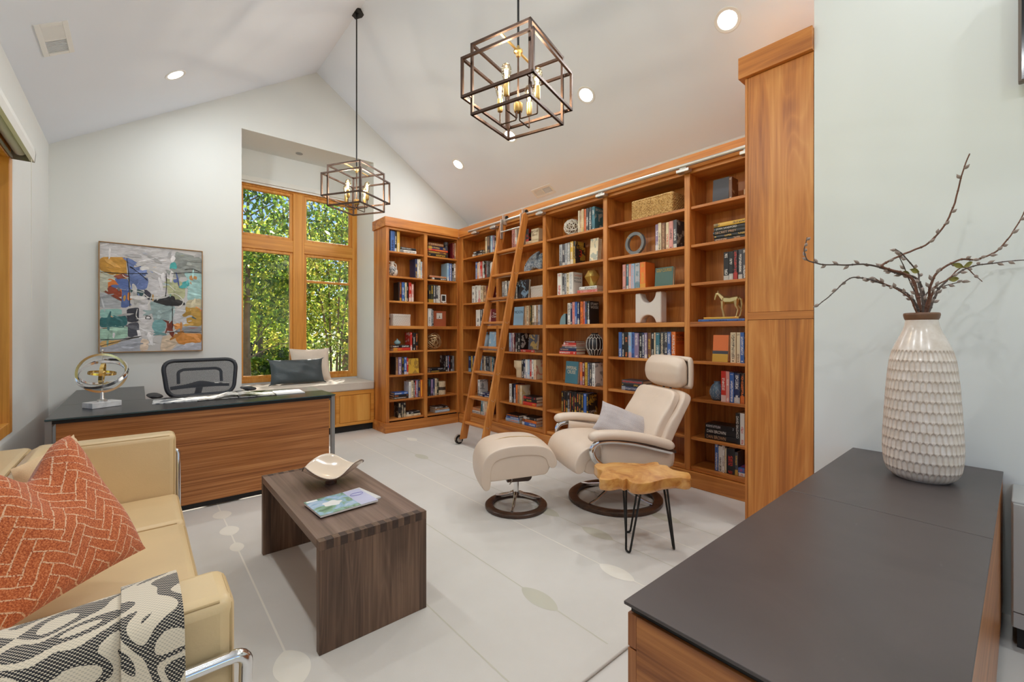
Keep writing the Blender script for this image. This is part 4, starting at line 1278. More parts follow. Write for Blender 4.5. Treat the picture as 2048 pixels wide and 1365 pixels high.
# --- long case, first bay
t = thing('ginger_jar', 'pale blue bulbous jar behind the ladder, long bookcase', 'vase', at_long(4.80, 4, .13))
b = MB(); b.lathe([(.001,0),(.04,0),(.052,.01),(.078,.09),(.088,.145),(.078,.19),(.045,.215),(.032,.222),(.034,.24),(.037,.246),(.028,.246),(.026,.22)], 36, capt=False); b.build('body', cer_b, t, smooth=60)
t = thing('figurine', 'small white figurine with dark antlers between the ladder rails', 'figurine', at_long(4.45, 2, .05))
b = MB(); b.lathe([(.001,0),(.022,0),(.024,.02),(.018,.05),(.016,.075),(.022,.085),(.02,.105),(.001,.115)], 16, capt=False); b.build('body', cer_w, t, smooth=60)
b = MB()
for s in (-1, 1): b.tube(bez([(0,s*.008,.11),(0,s*.018,.125),(0,s*.016,.15)]), [.003]*16+[.001], 6)
b.build('antlers', M['dark'], t, smooth=60)
t = thing('bookend', 'cream curved bookend behind the ladder at the end of the second shelf', 'bookend', at_long(4.56, 1, .05))
b = MB(); b.prism([(-.06,0),(.05,0),(.05,.19),(.02,.205),(-.03,.18),(-.055,.12)], 0, .05, 'X', M=Matrix.Identity(4)); b.build('body', cer_w, t, bevel=.008, seg=3)
t = thing('pillar_ornament', 'dark blue grey pillar ornament half hidden behind the ladder rail', 'ornament', at_long(4.65, 4, .13))
b = MB(); b.lathe([(.001,0),(.03,0),(.032,.01),(.02,.03),(.018,.11),(.024,.13),(.022,.15),(.001,.155)], 20, capt=False); b.build('body', plain('slate_glaze', L(66,76,92), .4, var=.1), t, smooth=60)

# stone fish, second bay
t = thing('stone_fish', 'carved blue grey stone fish on the long bookcase', 'sculpture', at_long(3.77, 1, .10))
b = MB()
out = [(-.205,.0),(-.212,.03),(-.2,.068),(-.172,.112),(-.13,.155),(-.075,.19),(-.02,.212),(.03,.226),(.05,.228),(.04,.205),(.026,.17),(.022,.138),(.03,.112),(.05,.104),(.074,.124),(.092,.165),(.106,.205),(.114,.18),(.117,.12),(.108,.06),(.096,.012),(.085,.0),(.062,.012),(.03,.026),(-.03,.03),(-.06,.018),(-.08,.0)]
def fish(u, v):
    n = len(out); f = u*n; i = int(f) % n; fr = f-int(f); p = out[i]; q = out[(i+1) % n]
    x = p[0]+(q[0]-p[0])*fr; z = p[1]+(q[1]-p[1])*fr
    k = 1-abs(2*v-1)**3*.18 if 0 < v < 1 else .80
    cx, czc = -.02, .095
    return (cx+(x-cx)*k, -.03+.06*v, max(0, czc+(z-czc)*k) if z > .001 else 0)
b.grid(fish, 75, 6, cu=True, caps=True)
b.build('body', speckled('blue_stone', L(96,112,130), L(176,184,190), 46, .4, .62, .7), t, smooth=50, loc=(0,0,0)).rotation_euler = (0,0,-PI/2)
b = MB(); b.ball((-.155,-.033,.075), (.008,.005,.008), 10, 6); b.build('eye', M['dark'], t, smooth=60).rotation_euler = (0,0,-PI/2)

# cup-shaped vase, second bay sixth shelf
t = thing('goblet_vase', 'matte cream two-tier vase beside books on the long bookcase', 'vase', at_long(4.045, 5, .11))
b = MB(); b.lathe([(.001,0),(.064,0),(.066,.004),(.066,.085),(.070,.10),(.092,.125),(.094,.13),(.094,.205),(.091,.207),(.088,.204),(.088,.14),(.001,.13)], 40, capt=False); b.build('body', cer_c, t, smooth=35)

# ivory lattice ball, middle bay top shelf
t = thing('lattice_ball', 'ivory openwork ball on the top shelf of the long bookcase', 'ornament', at_long(3.205, 0, .10))
bm = bmesh.new(); bmesh.ops.create_icosphere(bm, subdivisions=2, radius=.083)
me = bpy.data.meshes.new('lattice'); bm.to_mesh(me); bm.free(); me.materials.append(cer_w)
o = link('lattice', me, t, loc=(0, 0, .094)); w_ = o.modifiers.new('wire', 'WIREFRAME'); w_.thickness = .024; w_.use_even_offset = False
b = MB(); b.ball((0,0,.094), .058, 16, 10); b.build('core', plain('ivory_core', L(160,140,118), .7), t, smooth=60)

# gold polyhedron on flat books
t = thing('gold_polyhedron', 'faceted gold polyhedron standing on two flat books', 'sculpture', at_long(2.93, 2, .11, .0735), .4)
bm = bmesh.new()
ring = lambda r, z, n, o: [bm.verts.new((r*math.cos(2*PI*(i+o)/n), r*math.sin(2*PI*(i+o)/n), z)) for i in range(n)]
r0 = ring(.035, 0, 5, 0); r1 = ring(.085, .095, 5, .5); r2 = ring(.055, .16, 5, 0); tp = bm.verts.new((0, 0, .172))
bm.faces.new(r0[::-1])
for i in range(5):
    j = (i+1) % 5
    bm.faces.new((r0[i], r0[j], r1[i])); bm.faces.new((r0[j], r1[j], r1[i]))
    bm.faces.new((r1[i], r1[j], r2[j])); bm.faces.new((r2[i], r1[i], r2[j])); bm.faces.new((r2[i], r2[j], tp))
bmesh.ops.recalc_face_normals(bm, faces=bm.faces)
me = bpy.data.meshes.new('facets'); bm.to_mesh(me); bm.free(); me.materials.append(plain('brushed_gold', (.72,.56,.16,1), .28, .9)); link('facets', me, t)

# quarter-round bookend, fourth shelf
t = thing('bookend', 'dark teal quarter-round bookend at the left end of a book row', 'bookend', at_long(3.305, 3, .09))
pr = [(0,0)]+[(.085-.085*math.cos(a), .12*math.sin(a)) for a in [PI/2*i/10 for i in range(1, 11)]]+[(.085,0)]
b = MB(); b.prism([(-(x-.045), z) for x, z in pr], -.03, .05, 'X'); b.build('body', plain('dark_teal', L(62,74,80), .5), t, fix=True)
b = MB(); b.prism([(-(x-.045), z) for x, z in pr], -.0335, -.03, 'X'); b.build('face', plain('teal_face', L(120,150,156), .5), t, fix=True)

# black vase with white honeycomb ribs
t = thing('honeycomb_vase', 'black vase with raised white honeycomb lines beside stacked books', 'vase', at_long(2.895, 4, .10))
vp = [(.001,0),(.052,0),(.068,.03),(.085,.075),(.09,.12),(.082,.165),(.06,.197),(.038,.21),(.034,.222),(.037,.232),(.03,.232),(.026,.21)]
b = MB(); b.lathe(vp, 40, capt=False); b.build('body', plain('black_glaze', L(32,28,30), .3), t, smooth=60)
def vr(z):
    for (r0_, z0_), (r1_, z1_) in zip(vp[1:10], vp[2:11]):
        if z0_ <= z <= z1_: return r0_+(r1_-r0_)*(z-z0_)/(z1_-z0_)
    return .04
b = MB(); N_ = 14
def on(a, z): r = vr(z)+.001; return (r*math.cos(a), r*math.sin(a), z)
for i in range(N_):
    a = 2*PI*i/N_; d_ = PI/N_
    b.tube([on(a, z) for z in (.072,.10,.125,.15,.172)], .0024, 5)
    for s in (-1, 1):
        b.tube([on(a, .072), on(a+s*d_, .052)], .0024, 5); b.tube([on(a, .172), on(a+s*d_, .19)], .0024, 5)
    b.tube([on(a+d_, .052), on(a+d_, .03), on(a+d_, .004)], .0024, 5); b.tube([on(a+d_, .19), on(a+d_, .205), on(a+d_, .218)], .0022, 5)
b.build('white_lines', cer_w, t, smooth=60)

# wicker basket, fourth bay top shelf
t = thing('basket', 'rectangular woven wicker basket on the top shelf of the long bookcase', 'basket', at_long(2.185, 0, .125), -PI/2)
wk = Mat('wicker'); v = wk.coord('Object', (60, 60, 60)); wk.color(wk.ramp(wk.noise(v, 1.2, 3), [(.3, L(150,108,58)), (.5, L(206,164,102)), (.7, L(232,198,140))])); wk.set(.65)
b = MB(); W2, D2, H2 = .205, .105, .165
def loop(u):
    p = 2*(2*W2+2*D2)*u
    segs = [(-W2,-D2,1,0,2*W2), (W2,-D2,0,1,2*D2), (W2,D2,-1,0,2*W2), (-W2,D2,0,-1,2*D2)]
    for x, y, dx, dy, l in segs:
        if p <= l: return x+dx*p, y+dy*p, dy, -dx
        p -= l
    return -W2, -D2, 0, -1
def weave(u, v):
    x, y, nx, ny = loop(min(u, .9999)); row = v*13
    k = .0045*math.sin(u*2*PI*40+(PI if int(row) % 2 else 0))*1.0 + .003*abs(math.sin(row*PI))
    return (x+nx*k, y+ny*k, H2*v)
b.grid(weave, 240, 52, cu=True); b.build('weave', wk.m, t, smooth=60)
b = MB(); b.tube(round_corner([(-W2,-D2,H2),(W2,-D2,H2),(W2,D2,H2),(-W2,D2,H2)], .02, closed=True), .008, 8, closed=True); b.build('rim', wk.m, t, smooth=60)
b = MB(); b.box(-W2+.004,-D2+.004,.002,W2-.004,D2-.004,H2-.02); b.build('lining', M['dark'], t)

# grey ring sculpture
t = thing('ring_sculpture', 'grey ring sculpture with inlaid brass lines on a white block', 'sculpture', at_long(2.42, 1, .12), -PI/2-.05)
b = MB(); b.box(-.06,-.03,0,.06,.03,.016); b.build('base', cer_w, t, bevel=.002)
b = MB()
def ringf(u, v):
    a = 2*PI*u; prof_ = [(.107,-.016),(.107,.016),(.078,.016),(.078,-.016)]; r, y = prof_[int(v*4+.5) % 4]
    return (r*math.cos(a), y, .121+r*math.sin(a))
b.grid(ringf, 64, 4, cu=True, cv=True); b.build('ring', plain('slate_grey', L(122,128,134), .5, var=.1, vscale=30), t, smooth=35)
b = MB()
for a in (.75, 2.35, 3.9, 5.5):
    b.box(-.0015,-.0168,.0775,.0015,.0168,.1078, M=Matrix.Translation((0,0,.121)) @ Matrix.Rotation(a-PI/2, 4, 'Y'))
b.build('inlay', M['brass'], t)

# white arch sculpture, fourth shelf
t = thing('arch_sculpture', 'white X-shaped arch sculpture beside the wall outlet in the fourth bay', 'sculpture', at_long(2.255, 3, .12), -PI/2)
def side_pts():
    pts = []
    w, h = .135, .285; r = .075
    pts += [(-w, 0), (-w, h*.98), (-w+.055, h*.98)]
    pts += [(-math.cos(a)*.078, h*.98-math.sin(a)*.092) for a in [PI*i/14 for i in range(1, 14)]]
    pts += [(w-.055, h), (w, h), (w, 0), (w-.055, 0)]
    pts += [(math.cos(a)*.078, math.sin(a)*.072) for a in [PI*i/14 for i in range(1, 14)]]
    pts += [(-w+.055, 0)]
    return pts
b = MB(); b.prism(side_pts(), -.05, .05, 'Y'); b.build('body', plain('matte_white', L(228,222,216), .55, var=.01), t, bevel=.012, seg=3, fix=True)

# socket plate
t = thing('wall_outlet', 'white double socket plate on the back of the fourth bay', 'outlet', (XB, 2.468, SH[3]+.115), -PI/2)
b = MB(); b.box(-.035,-.006,-.057,.035,0,.057); b.build('plate', M['white_paint'], t, bevel=.002)
b = MB()
for z in (-.02, .02):
    b.box(-.016,-.0075,z-.013,.016,-.006,z+.013)
b.build('socket', cer_w, t, bevel=.001)
b = MB()
for z in (-.02, .02):
    for x in (-.006, .006): b.box(x-.0012,-.0082,z-.004,x+.0012,-.0075,z+.005)
b.build('slots', M['dark'], t)

# faceted gold horse on two flat books
hb = MB(); hx = 1.545
t = thing('horse_figure', 'faceted gold horse figure standing on two flat books', 'figurine', at_long(hx, 3, .10, .0345), -PI/2)
gm = plain('matte_gold', (.62,.48,.24,1), .34, .85, var=.1)
def limb(name, pts, rad, flat=.8, seg=5):
    b = MB(); b.tube(pts, rad, seg, flat=flat); return b.build(name, gm, t)
limb('trunk', [(-.045,0,.142),(-.03,0,.14),(.02,0,.136),(.055,0,.142),(.075,0,.146),(.086,0,.13)], [.016,.032,.029,.03,.027,.01], .75, 6)
limb('neck', [(-.028,0,.14),(-.05,0,.165),(-.072,0,.188),(-.088,0,.196)], [.028,.022,.015,.012], .6, 6)
limb('head', [(-.075,0,.198),(-.09,0,.192),(-.102,0,.165),(-.106,0,.145)], [.011,.014,.009,.006], .75, 6)
for s in (-1, 1):
    limb('ear', [(-.082,s*.007,.2),(-.08,s*.008,.22)], [.005,.001], .6, 4)
    limb('leg', [(-.035,s*.013,.13),(-.045-.008*s,s*.014,.08),(-.038-.008*s,s*.014,.045),(-.03-.01*s,s*.014,.004),(-.035-.01*s,s*.014,.0)], [.018,.011,.008,.007,.009], .8, 5)
    limb('leg', [(.07,s*.013,.135),(.078+.008*s,s*.014,.088),(.092+.008*s,s*.014,.058),(.078+.008*s,s*.014,.004),(.072+.008*s,s*.014,0)], [.022,.013,.008,.007,.009], .8, 5)
limb('tail', [(.084,0,.155),(.1,0,.14),(.106,0,.10),(.102,0,.06)], [.006,.009,.008,.003], .6, 5)

# blue vase with white diamonds
t = thing('blue_vase', 'small steel blue vase with white line diamonds beside a red book', 'vase', at_long(1.632, 5, .10))
bp_ = [(.001,0),(.036,0),(.044,.008),(.056,.045),(.058,.07),(.05,.10),(.034,.125),(.022,.135),(.024,.152),(.018,.152),(.016,.135)]
b = MB(); b.lathe(bp_, 32, capt=False); b.build('body', plain('steel_blue_glaze', L(92,118,138), .35, var=.05), t, smooth=60)
vp = bp_
b = MB()
def on2(a, z):
    r = .036
    for (r0_, z0_), (r1_, z1_) in zip(bp_[1:9], bp_[2:10]):
        if z0_ <= z <= z1_: r = r0_+(r1_-r0_)*(z-z0_)/(z1_-z0_)
    return ((r+.0006)*math.cos(a), (r+.0006)*math.sin(a), z)
for i in range(5):
    a = 2*PI*i/5+2.4
    b.tube([on2(a, .045), on2(a+.28, .068), on2(a, .092), on2(a-.28, .068)], .0012, 4, closed=True)
    for z in (.012, .03): b.tube([on2(a-.3, z), on2(a, z+.012), on2(a+.3, z)], .001, 4)
    b.tube([on2(a+.63, z) for z in (.03,.06,.09,.12)], .001, 4)
b.build('diamonds', cer_w, t, smooth=60)
t = thing('wooden_block', 'small tan block at the right end of the top shelf', 'ornament', at_long(1.385, 0, .06))
b = MB(); b.box(-.02,-.018,0,.02,.018,.05); b.build('body', plain('tan_block', L(206,170,132), .6), t, bevel=.004)
b = MB(); b.box(-.014,-.012,.05,.014,.012,.056); b.build('cap', plain('tan_cap', L(186,150,112), .6), t, bevel=.002)
# ------------------------------------------------------------------ leathers and cloths
def leather(name, col, rough=.42, var=.04, wr=.25):
    m = Mat(name); v = m.coord('Object')
    n = m.noise(v, 4, 4)
    m.color(m.ramp(n, [(.3, tuple(c*(1-var) for c in col[:3])+(1,)), (.7, tuple(min(1, c*(1+var)) for c in col[:3])+(1,))]))
    m.set(rough)
    h = E(m.nt, m.noise(v, 160, 2))*.25 + E(m.nt, m.noise(m.coord('Object', (9, 9, 9)), 1.0, 4, .55, 1.2))*.75
    m.bump(h, wr, .012)
    return m.m
def cloth(name, col, var=.08, scale=350, bump=.3, rough=.85):
    m = Mat(name); v = m.coord('Object')
    n = m.noise(v, scale, 2)
    m.color(m.ramp(n, [(.3, tuple(c*(1-var) for c in col[:3])+(1,)), (.7, tuple(min(1, c*(1+var)) for c in col[:3])+(1,))]))
    m.set(rough, sheen=.15); m.bump(n, bump, .001)
    return m.m
sofa_l = leather('cream_sofa_leather', L(222,194,148), .40, .04, .09)
chair_l = leather('blush_cream_leather', L(222,202,182), .40, .03, .13)
piping = leather('piping_leather', L(196,166,118), .45)

def pillow_mesh(w, h, t, n=22, pinch=.07, dent=0.0, seed=1):
    rp = random.Random(seed); ph = [rp.uniform(0, 6) for _ in range(6)]
    b = MB()
    def side(sg):
        def fn(u, v):
            U, V = 2*u-1, 2*v-1
            x = w/2*U*(1-pinch*(1-V*V)); y = h/2*V*(1-pinch*(1-U*U))
            k = max(0, (1-U*U)*(1-V*V))**.42
            wr = .012*math.sin(5*U+ph[0]+2*V)*math.sin(4*V+ph[1])*k
            z = sg*(t/2*k)+wr
            if dent:
                g = math.exp(-((V-.12)/.42)**2)*((1-U)/2)**1.6
                x += dent*g; z += .25*dent*math.exp(-((V+.35)/.3)**2)*k*((1-U)/2)-.35*dent*g*k
            return (x, y, z)
        b.grid(fn, n, n) if sg > 0 else b.grid(lambda u, v: fn(1-u, v), n, n)
    side(1); side(-1)
    return b
def pillow(name, label, w, h, t, mat_, T, R, Lc, cat='pillow', edge=None, **k):
    """T, R, Lc: world positions of three corners (top, the next, the previous)"""
    T, R, Lc = Vector(T), Vector(R), Vector(Lc)
    ex = (R-T).normalized(); ey = (T-Lc); ey = (ey-ex*ey.dot(ex)).normalized(); ez = ex.cross(ey)
    c = T+ex*w/2-ey*h/2
    m = Matrix((ex, ey, ez)).transposed().to_4x4(); m.translation = c
    root = pillow_mesh(w, h, t, **k).build(name, mat_, None, smooth=179)
    root.matrix_world = m; tag(root, label, cat)
    if edge:
        b = MB(); n = 20; pts = []
        pc = k.get('pinch', .07)
        for U, V in [(-1+2*i/n, -1) for i in range(n)]+[(1, -1+2*i/n) for i in range(n)]+[(1-2*i/n, 1) for i in range(n)]+[(-1, 1-2*i/n) for i in range(n)]:
            pts.append((w/2*U*(1-pc*(1-V*V)), h/2*V*(1-pc*(1-U*U)), 0))
        b.tube(pts, .005, 6, closed=True); b.build('piping', edge, root, smooth=60)
    return root

# ------------------------------------------------------------------ rug
rug_m = Mat('rug_wool'); v = rug_m.coord('Object')
rug_m.color(rug_m.ramp(rug_m.noise(v, 1.4, 5, .6), [(.3, L(205,200,192)), (.7, L(216,211,204))])); rug_m.set(.95, sheen=.2)
rug_m.bump(rug_m.noise(v, 420, 2), .25, .002)
RX_0, RX_1, RY_0, RY_1 = -.28, 2.98, 1.04, 5.18
rug = thing('rug', 'large pale grey wool rug with beaded vertical lines covering the floor', 'rug', (1.35, 3.1, 0))
b = MB(); b.box(RX_0-1.35, RY_0-3.1, .0005, RX_1-1.35, RY_1-3.1, .014); b.build('pile', rug_m.m, rug, bevel=.006, seg=3)
def motif(name, mat_, lines):
    b = MB()
    for x, y0, y1, w, beads in lines:
        yy = sorted(set([y0, y1]+[y for yc, rx, ry in beads for y in [yc+ry*math.cos(PI*i/16) for i in range(17)]]))
        def half(y):
            h = w
            for yc, rx, ry in beads:
                q = 1-((y-yc)/ry)**2
                if q > 0: h = max(h, rx*q**.75)
            return h
        vs = []; fs = []
        for y in yy:
            hw_ = half(y); vs += [(x-hw_-1.35, y-3.1, .0145), (x+hw_-1.35, y-3.1, .0145)]
        for i in range(len(yy)-1): fs.append((2*i, 2*i+1, 2*i+3, 2*i+2))
        b.add(vs, fs)
    return b.build(name, mat_, rug)
mw = plain('motif_ivory', L(232,226,214), .95, var=.02); mo = plain('motif_sage', L(196,192,176), .95, var=.02)
motif('ivory_motif', mw, [(.442, 1.1, 5.1, .004, [(3.62,.055,.085),(3.30,.053,.085),(3.02,.036,.07),(1.80,.063,.11)]),
                          (1.92, 1.1, 5.1, .0035, [(1.40,.05,.11)]), (2.47, 1.1, 5.16, .0035, [(4.72,.05,.10)])])
motif('sage_motif', mo, [(1.02, 1.1, 5.1, .003, [(3.4,.05,.1),(2.0,.05,.12)]), (1.45, 1.1, 5.1, .003, [(4.3,.05,.12),(3.3,.05,.12),(1.5,.05,.12)]),
                         (2.2, 1.1, 5.1, .003, [(4.0,.05,.12),(2.2,.05,.12),(1.75,.05,.12)]), (2.74, 1.1, 5.1, .003, [(3.4,.05,.12),(1.6,.05,.12)])])
RZ_ = .0142

# ------------------------------------------------------------------ window seat
seat = thing('window_seat', 'built-in cherry window seat with panel doors under the back window', 'bench', (1.632, 5.62, 0))
bx0, bx1 = RX0+.003-1.632, RX1-.006-1.632
b = MB(); b.box(bx0, .055, 0, bx1, .5, .09); b.build('toe_kick', M['dark'], seat)
b = MB(); b.box(bx0, .018, .09, bx1, .61, .53); b.build('carcass', M['fir'], seat)
b = MB()
b.box(bx0, 0, .48, bx1, .018, .532); b.box(bx0, 0, .09, bx1, .018, .125)
for x in (bx0, -.25, .255, bx1-.045): b.box(x, 0, .125, x+.045, .018, .48)
b.build('face_frame', M['firX'], seat, bevel=.002)
for x0, x1 in ((bx0+.05, -.255), (-.2, .25), (.305, bx1-.05)):
    b = MB(); b.box(x0, .003, .13, x1, .017, .475); b.build('door', M['fir'], seat, bevel=.0015)
linen = cloth('bench_linen', L(206,196,182), .06, 300)
cs = MB(); cs.box(RX0+.004, 5.605, .534, RX1-.006, 6.215, .64)
cu = cs.build('bench_cushion', linen, None, bevel=.02, seg=3); tag(cu, 'long pale linen cushion covering the window seat', 'cushion')
b = MB(); b.tube(round_corner([(RX0+.01,5.607,.628),(RX1-.012,5.607,.628)], .01), .004, 6); b.build('piping', linen, cu, smooth=60)

slate = leather('slate_leather', L(66,76,80), .38, .12, .5)
ivory = cloth('ivory_linen', L(222,208,192), .06, 320)
def stand_pillow(name, label, cx, cy, cz, w, h, t, m, yaw=0, lean=.2, **k):
    R = Matrix.Translation((cx, cy, cz)) @ rotz(yaw) @ Matrix.Rotation(PI/2-lean, 4, 'X')
    o = pillow_mesh(w, h, t, **k).build(name, m, None, smooth=179)
    o.matrix_world = R; tag(o, label, 'pillow'); return o
stand_pillow('square_pillow', 'square ivory pillow leaning on the back window behind the slate pillow', 1.72, 6.085, .862, .50, .44, .15, ivory, 0, .22, pinch=.09, seed=4)
p_ = stand_pillow('lumbar_pillow', 'long slate leather lumbar pillow on the window seat cushion', 1.51, 5.90, .80, .63, .31, .13, slate, .02, .3, pinch=.06, seed=9)
b = MB()
for s in (-1, 1):
    for q in (-1, 1): b.tube([(s*.31, q*.15, 0), (s*.325, q*.16, .004), (s*.335, q*.165, -.002)], [.008, .006, .002], 6)
b.build('corner_tabs', slate, p_, smooth=60)

# ------------------------------------------------------------------ desk
dk = thing('desk', 'L-shaped walnut desk with black glass top facing the room', 'desk', (.42, 4.1, 0))
def dpart(name, boxes, m, bevel=.002):
    b = MB()
    for q in boxes: b.box(q[0]-.42, q[1]-4.1, q[2], q[3]-.42, q[4]-4.1, q[5])
    return b.build(name, m, dk, bevel=bevel)
dpart('glass_top', [(-.43, 3.815, .746, 1.278, 4.50, .756)], M['desk_glass'], .0015)
dpart('glass_top', [(-.43, 4.503, .746, .042, 5.615, .756)], M['desk_glass'], .0015)
dpart('glass_rim', [(-.4305, 3.813, .7475, 1.2785, 3.8148, .7545)], M['glass_edge'], 0)
dpart('subframe', [(-.415, 3.835, .722, 1.262, 4.48, .7455), (-.415, 4.481, .722, .03, 5.60, .7455)], M['black'])
dpart('modesty_panel', [(-.385, 3.845, .06, 1.235, 3.866, .722)], M['walnutX'])
dpart('shadow_gap_strip', [(-.40, 3.848, .025, 1.245, 3.872, .059)], M['black'])  # black strip standing in for the shadow gap beneath the modesty panel
dpart('end_frame', [(-.43, 3.83, .01477, -.40, 3.87, .744), (-.43, 4.44, .01477, -.40, 4.48, .744), (-.43, 3.87, .70, -.40, 4.44, .744), (-.43, 3.87, .01477, -.40, 4.44, .045)], M['alum'])
dpart('end_frame', [(1.25, 3.83, .01477, 1.278, 3.87, .744), (1.25, 4.44, .01477, 1.278, 4.48, .744), (1.25, 3.87, .70, 1.278, 4.44, .744), (1.25, 3.87, .01477, 1.278, 4.44, .045)], M['alum'])
dpart('pedestal', [(-.40, 5.0, .03, .02, 5.59, .722)], M['walnutX'])
dpart('leg', [(-.42, 5.56, .0, -.38, 5.6, .03), (-.02, 5.56, 0, .02, 5.6, .03)], M['alum'])

# armillary sphere
arm = thing('armillary_sphere', 'silver and gold armillary sphere on a marble base on the desk corner', 'ornament', (-.195, 4.235, .7568), .5)
marble = speckled('white_marble', L(206,206,206), L(236,236,236), 14, .35, .6, .3)
b = MB(); b.box(-.085,-.06,0,.085,.06,.038); b.build('base', marble, arm, bevel=.002)
b = MB(); b.lathe([(.001,.038),(.028,.038),(.028,.05),(.016,.053),(.011,.06),(.011,.10),(.007,.105),(.007,.12)], 20, capt=True); b.build('stem', M['steel'], arm, smooth=40)
ct = Vector((0, 0, .238))
def hoop(name, R, tilt, yaw, m, w=.012, th=.0025):
    b = MB(); Mx = Matrix.Translation(ct) @ rotz(yaw) @ Matrix.Rotation(tilt, 4, 'X')
    def fn(u, v):
        a = 2*PI*u; r, z = [(R-th, -w), (R+th, -w), (R+th, w), (R-th, w)][int(v*4+.5) % 4]
        return Mx @ Vector((r*math.cos(a), r*math.sin(a), z))
    b.grid(fn, 56, 4, cu=True, cv=True); return b.build(name, m, arm, smooth=40)
hoop('meridian_ring', .132, PI/2, -.62, M['chrome'], .007, .0075); hoop('outer_ring', .142, .70, -.9, M['chrome'], .012)
hoop('outer_ring', .122, -.75, -.3, M['chrome'], .010); hoop('inner_ring', .072, PI/2+.1, 1.0, M['gold'], .010); hoop('inner_ring', .074, .12, .3, M['gold'], .008)
b = MB(); b.ball(tuple(ct), .020, 16, 10); b.build('core', M['gold'], arm, smooth=60)
b = MB(); b.tube([ct-Vector((0,0,.133)), ct+Vector((0,0,.150))], .0035, 8); b.ball(tuple(ct+Vector((0,0,.158))), .010, 12, 8); b.build('axis', M['steel'], arm, smooth=60)

# magazines and open book on the desk
paper = plain('coated_paper', L(232,230,226), .3, var=.02)
def printed(name, base, ink, scale, lo=.45, hi=.58):
    m = Mat(name); v = m.coord('Object', (scale, scale, scale)); m.color(m.ramp(m.noise(v, 1, 4, .55, .8), [(lo, base), (hi, ink)])); m.set(.25); return m.m
pr1 = printed('print_monochrome', L(226,226,224), L(120,126,132), 16)
mag = thing('magazine', 'opened magazine with grey pictures lying flat on the desk', 'magazine', (.30, 4.22, .7568), -.05)
b = MB(); b.box(-.22,-.10,0,.12,.13,.004); b.build('pages', pr1, mag)
ob = thing('open_book', 'thick open book with curved white pages on the desk by the chair', 'book', (.62, 4.20, .7568), -.08)
b = MB(); b.box(-.27,-.115,0,.27,.115,.003); b.build('cover', M['dark'], ob)
for s in (-1, 1):
    b = MB()
    def pg(u, v, s=s):
        x = .262*u; z = .003+.026*math.exp(-((u-.2)/.3)**2)*(1-.3*u)+.004*(1-u)
        return (s*x, -.108+.216*v, z)
    b.grid(pg, 14, 6)
    b.box(.004 if s > 0 else -.26, -.1075, .003, .26 if s > 0 else -.004, .1075, .0058)
    b.build('page_block', printed('book_print', L(238,236,230), L(150,140,128), 20, .5, .62), ob, smooth=40)
md = thing('notepad', 'thin white folder at the right end of the desk top', 'folder', (1.0, 4.19, .7568), -.06)
b = MB(); b.box(-.11,-.12,0,.11,.12,.006); b.build('cover', paper, md, bevel=.001)
b = MB(); b.box(-.106,-.116,.0062,.106,.116,.0078); b.build('sheet', plain('sheet_white', L(240,240,238), .5), md)
ph = thing('desk_phone', 'small dark handset lying on the desk behind the open book', 'phone', (.66, 4.44, .7568), .2)
b = MB(); b.box(-.06,-.025,0,.06,.025,.016); b.build('body', M['black'], ph, bevel=.006, seg=3)
b = MB(); b.box(-.04,-.016,.0162,.03,.016,.0172); b.build('screen', M['dark'], ph)

# ------------------------------------------------------------------ mesh-back task chair behind the desk
tc = thing('task_chair', 'black mesh-back office chair behind the desk', 'chair', (.44, 4.92, 0), .12)
frame_m = plain('graphite_frame', L(40,44,52), .45, var=.05)
mesh_m = Mat('mesh_weave'); nt = mesh_m.nt
v = mesh_m.coord('Object', (150, 150, 150)); sp = mesh_m.node('ShaderNodeSeparateXYZ'); mesh_m.ln(v, sp.inputs[0])
ex_, ez_ = E(nt, sp.outputs[0]), E(nt, sp.outputs[2])
hole = ((ex_+ez_*.5).fract()-.5).abs().lt(.30)*((ez_-ex_*.5).fract()-.5).abs().lt(.30)
tr = mesh_m.node('ShaderNodeBsdfTransparent'); mx = mesh_m.node('ShaderNodeMixShader')
mesh_m.color(L(58,62,70)); mesh_m.set(.6)
mesh_m.ln(hole.s, mx.inputs[0]); mesh_m.ln(mesh_m.p.outputs[0], mx.inputs[1]); mesh_m.ln(tr.outputs[0], mx.inputs[2])
mesh_m.ln(mx.outputs[0], nt.nodes['Material Output'].inputs[0])
# back: rounded trapezoid frame, wider at the top, gently dished
def bk(x, z): return (x, -.10+.30*(z-.55)*.5+.16*x*x*2.0*-1+.06, z)
outl = round_corner([(-.285,0,1.022),(.285,0,1.022),(.25,0,.712),(-.25,0,.712)], .09, 8, closed=True)
pts = [bk(p.x, p.z+.012*math.cos(p.x*5)*(p.z > .9)) for p in outl]
b = MB(); b.tube(pts, .017, 8, closed=True); b.build('back_frame', frame_m, tc, smooth=60)
b = MB()
def bm_(u, v):
    z = .716+.30*v; hw_ = .244+.034*v; return bk((2*u-1)*hw_, z)
b.grid(bm_, 12, 12); b.build('back_mesh', mesh_m.m, tc, smooth=60)
b = MB()
lp = round_corner([(-.165,0,.82),(-.165,0,.925),(-.13,0,.945),(.13,0,.945),(.165,0,.925),(.165,0,.82)], .05)
b.tube([Vector(bk(p.x, p.z))+Vector((0,.035,0)) for p in lp], .013, 8)
b.tube(bez([Vector(bk(x, z))+Vector((0,.035,0)) for x, z in ((-.225,.785),(-.1,.795),(0,.805),(.1,.795),(.225,.785))]), [.016+.014*math.exp(-((i-16)/7)**2) for i in range(33)], 8)
b.build('lumbar_support', frame_m, tc, smooth=60)
b = MB(); b.tube(bez([Vector(bk(0,.80))+Vector((0,.05,0)),(0,.20,.6),(0,.16,.45),(0,.0,.40)]), .028, 8); b.build('spine', frame_m, tc, smooth=60)
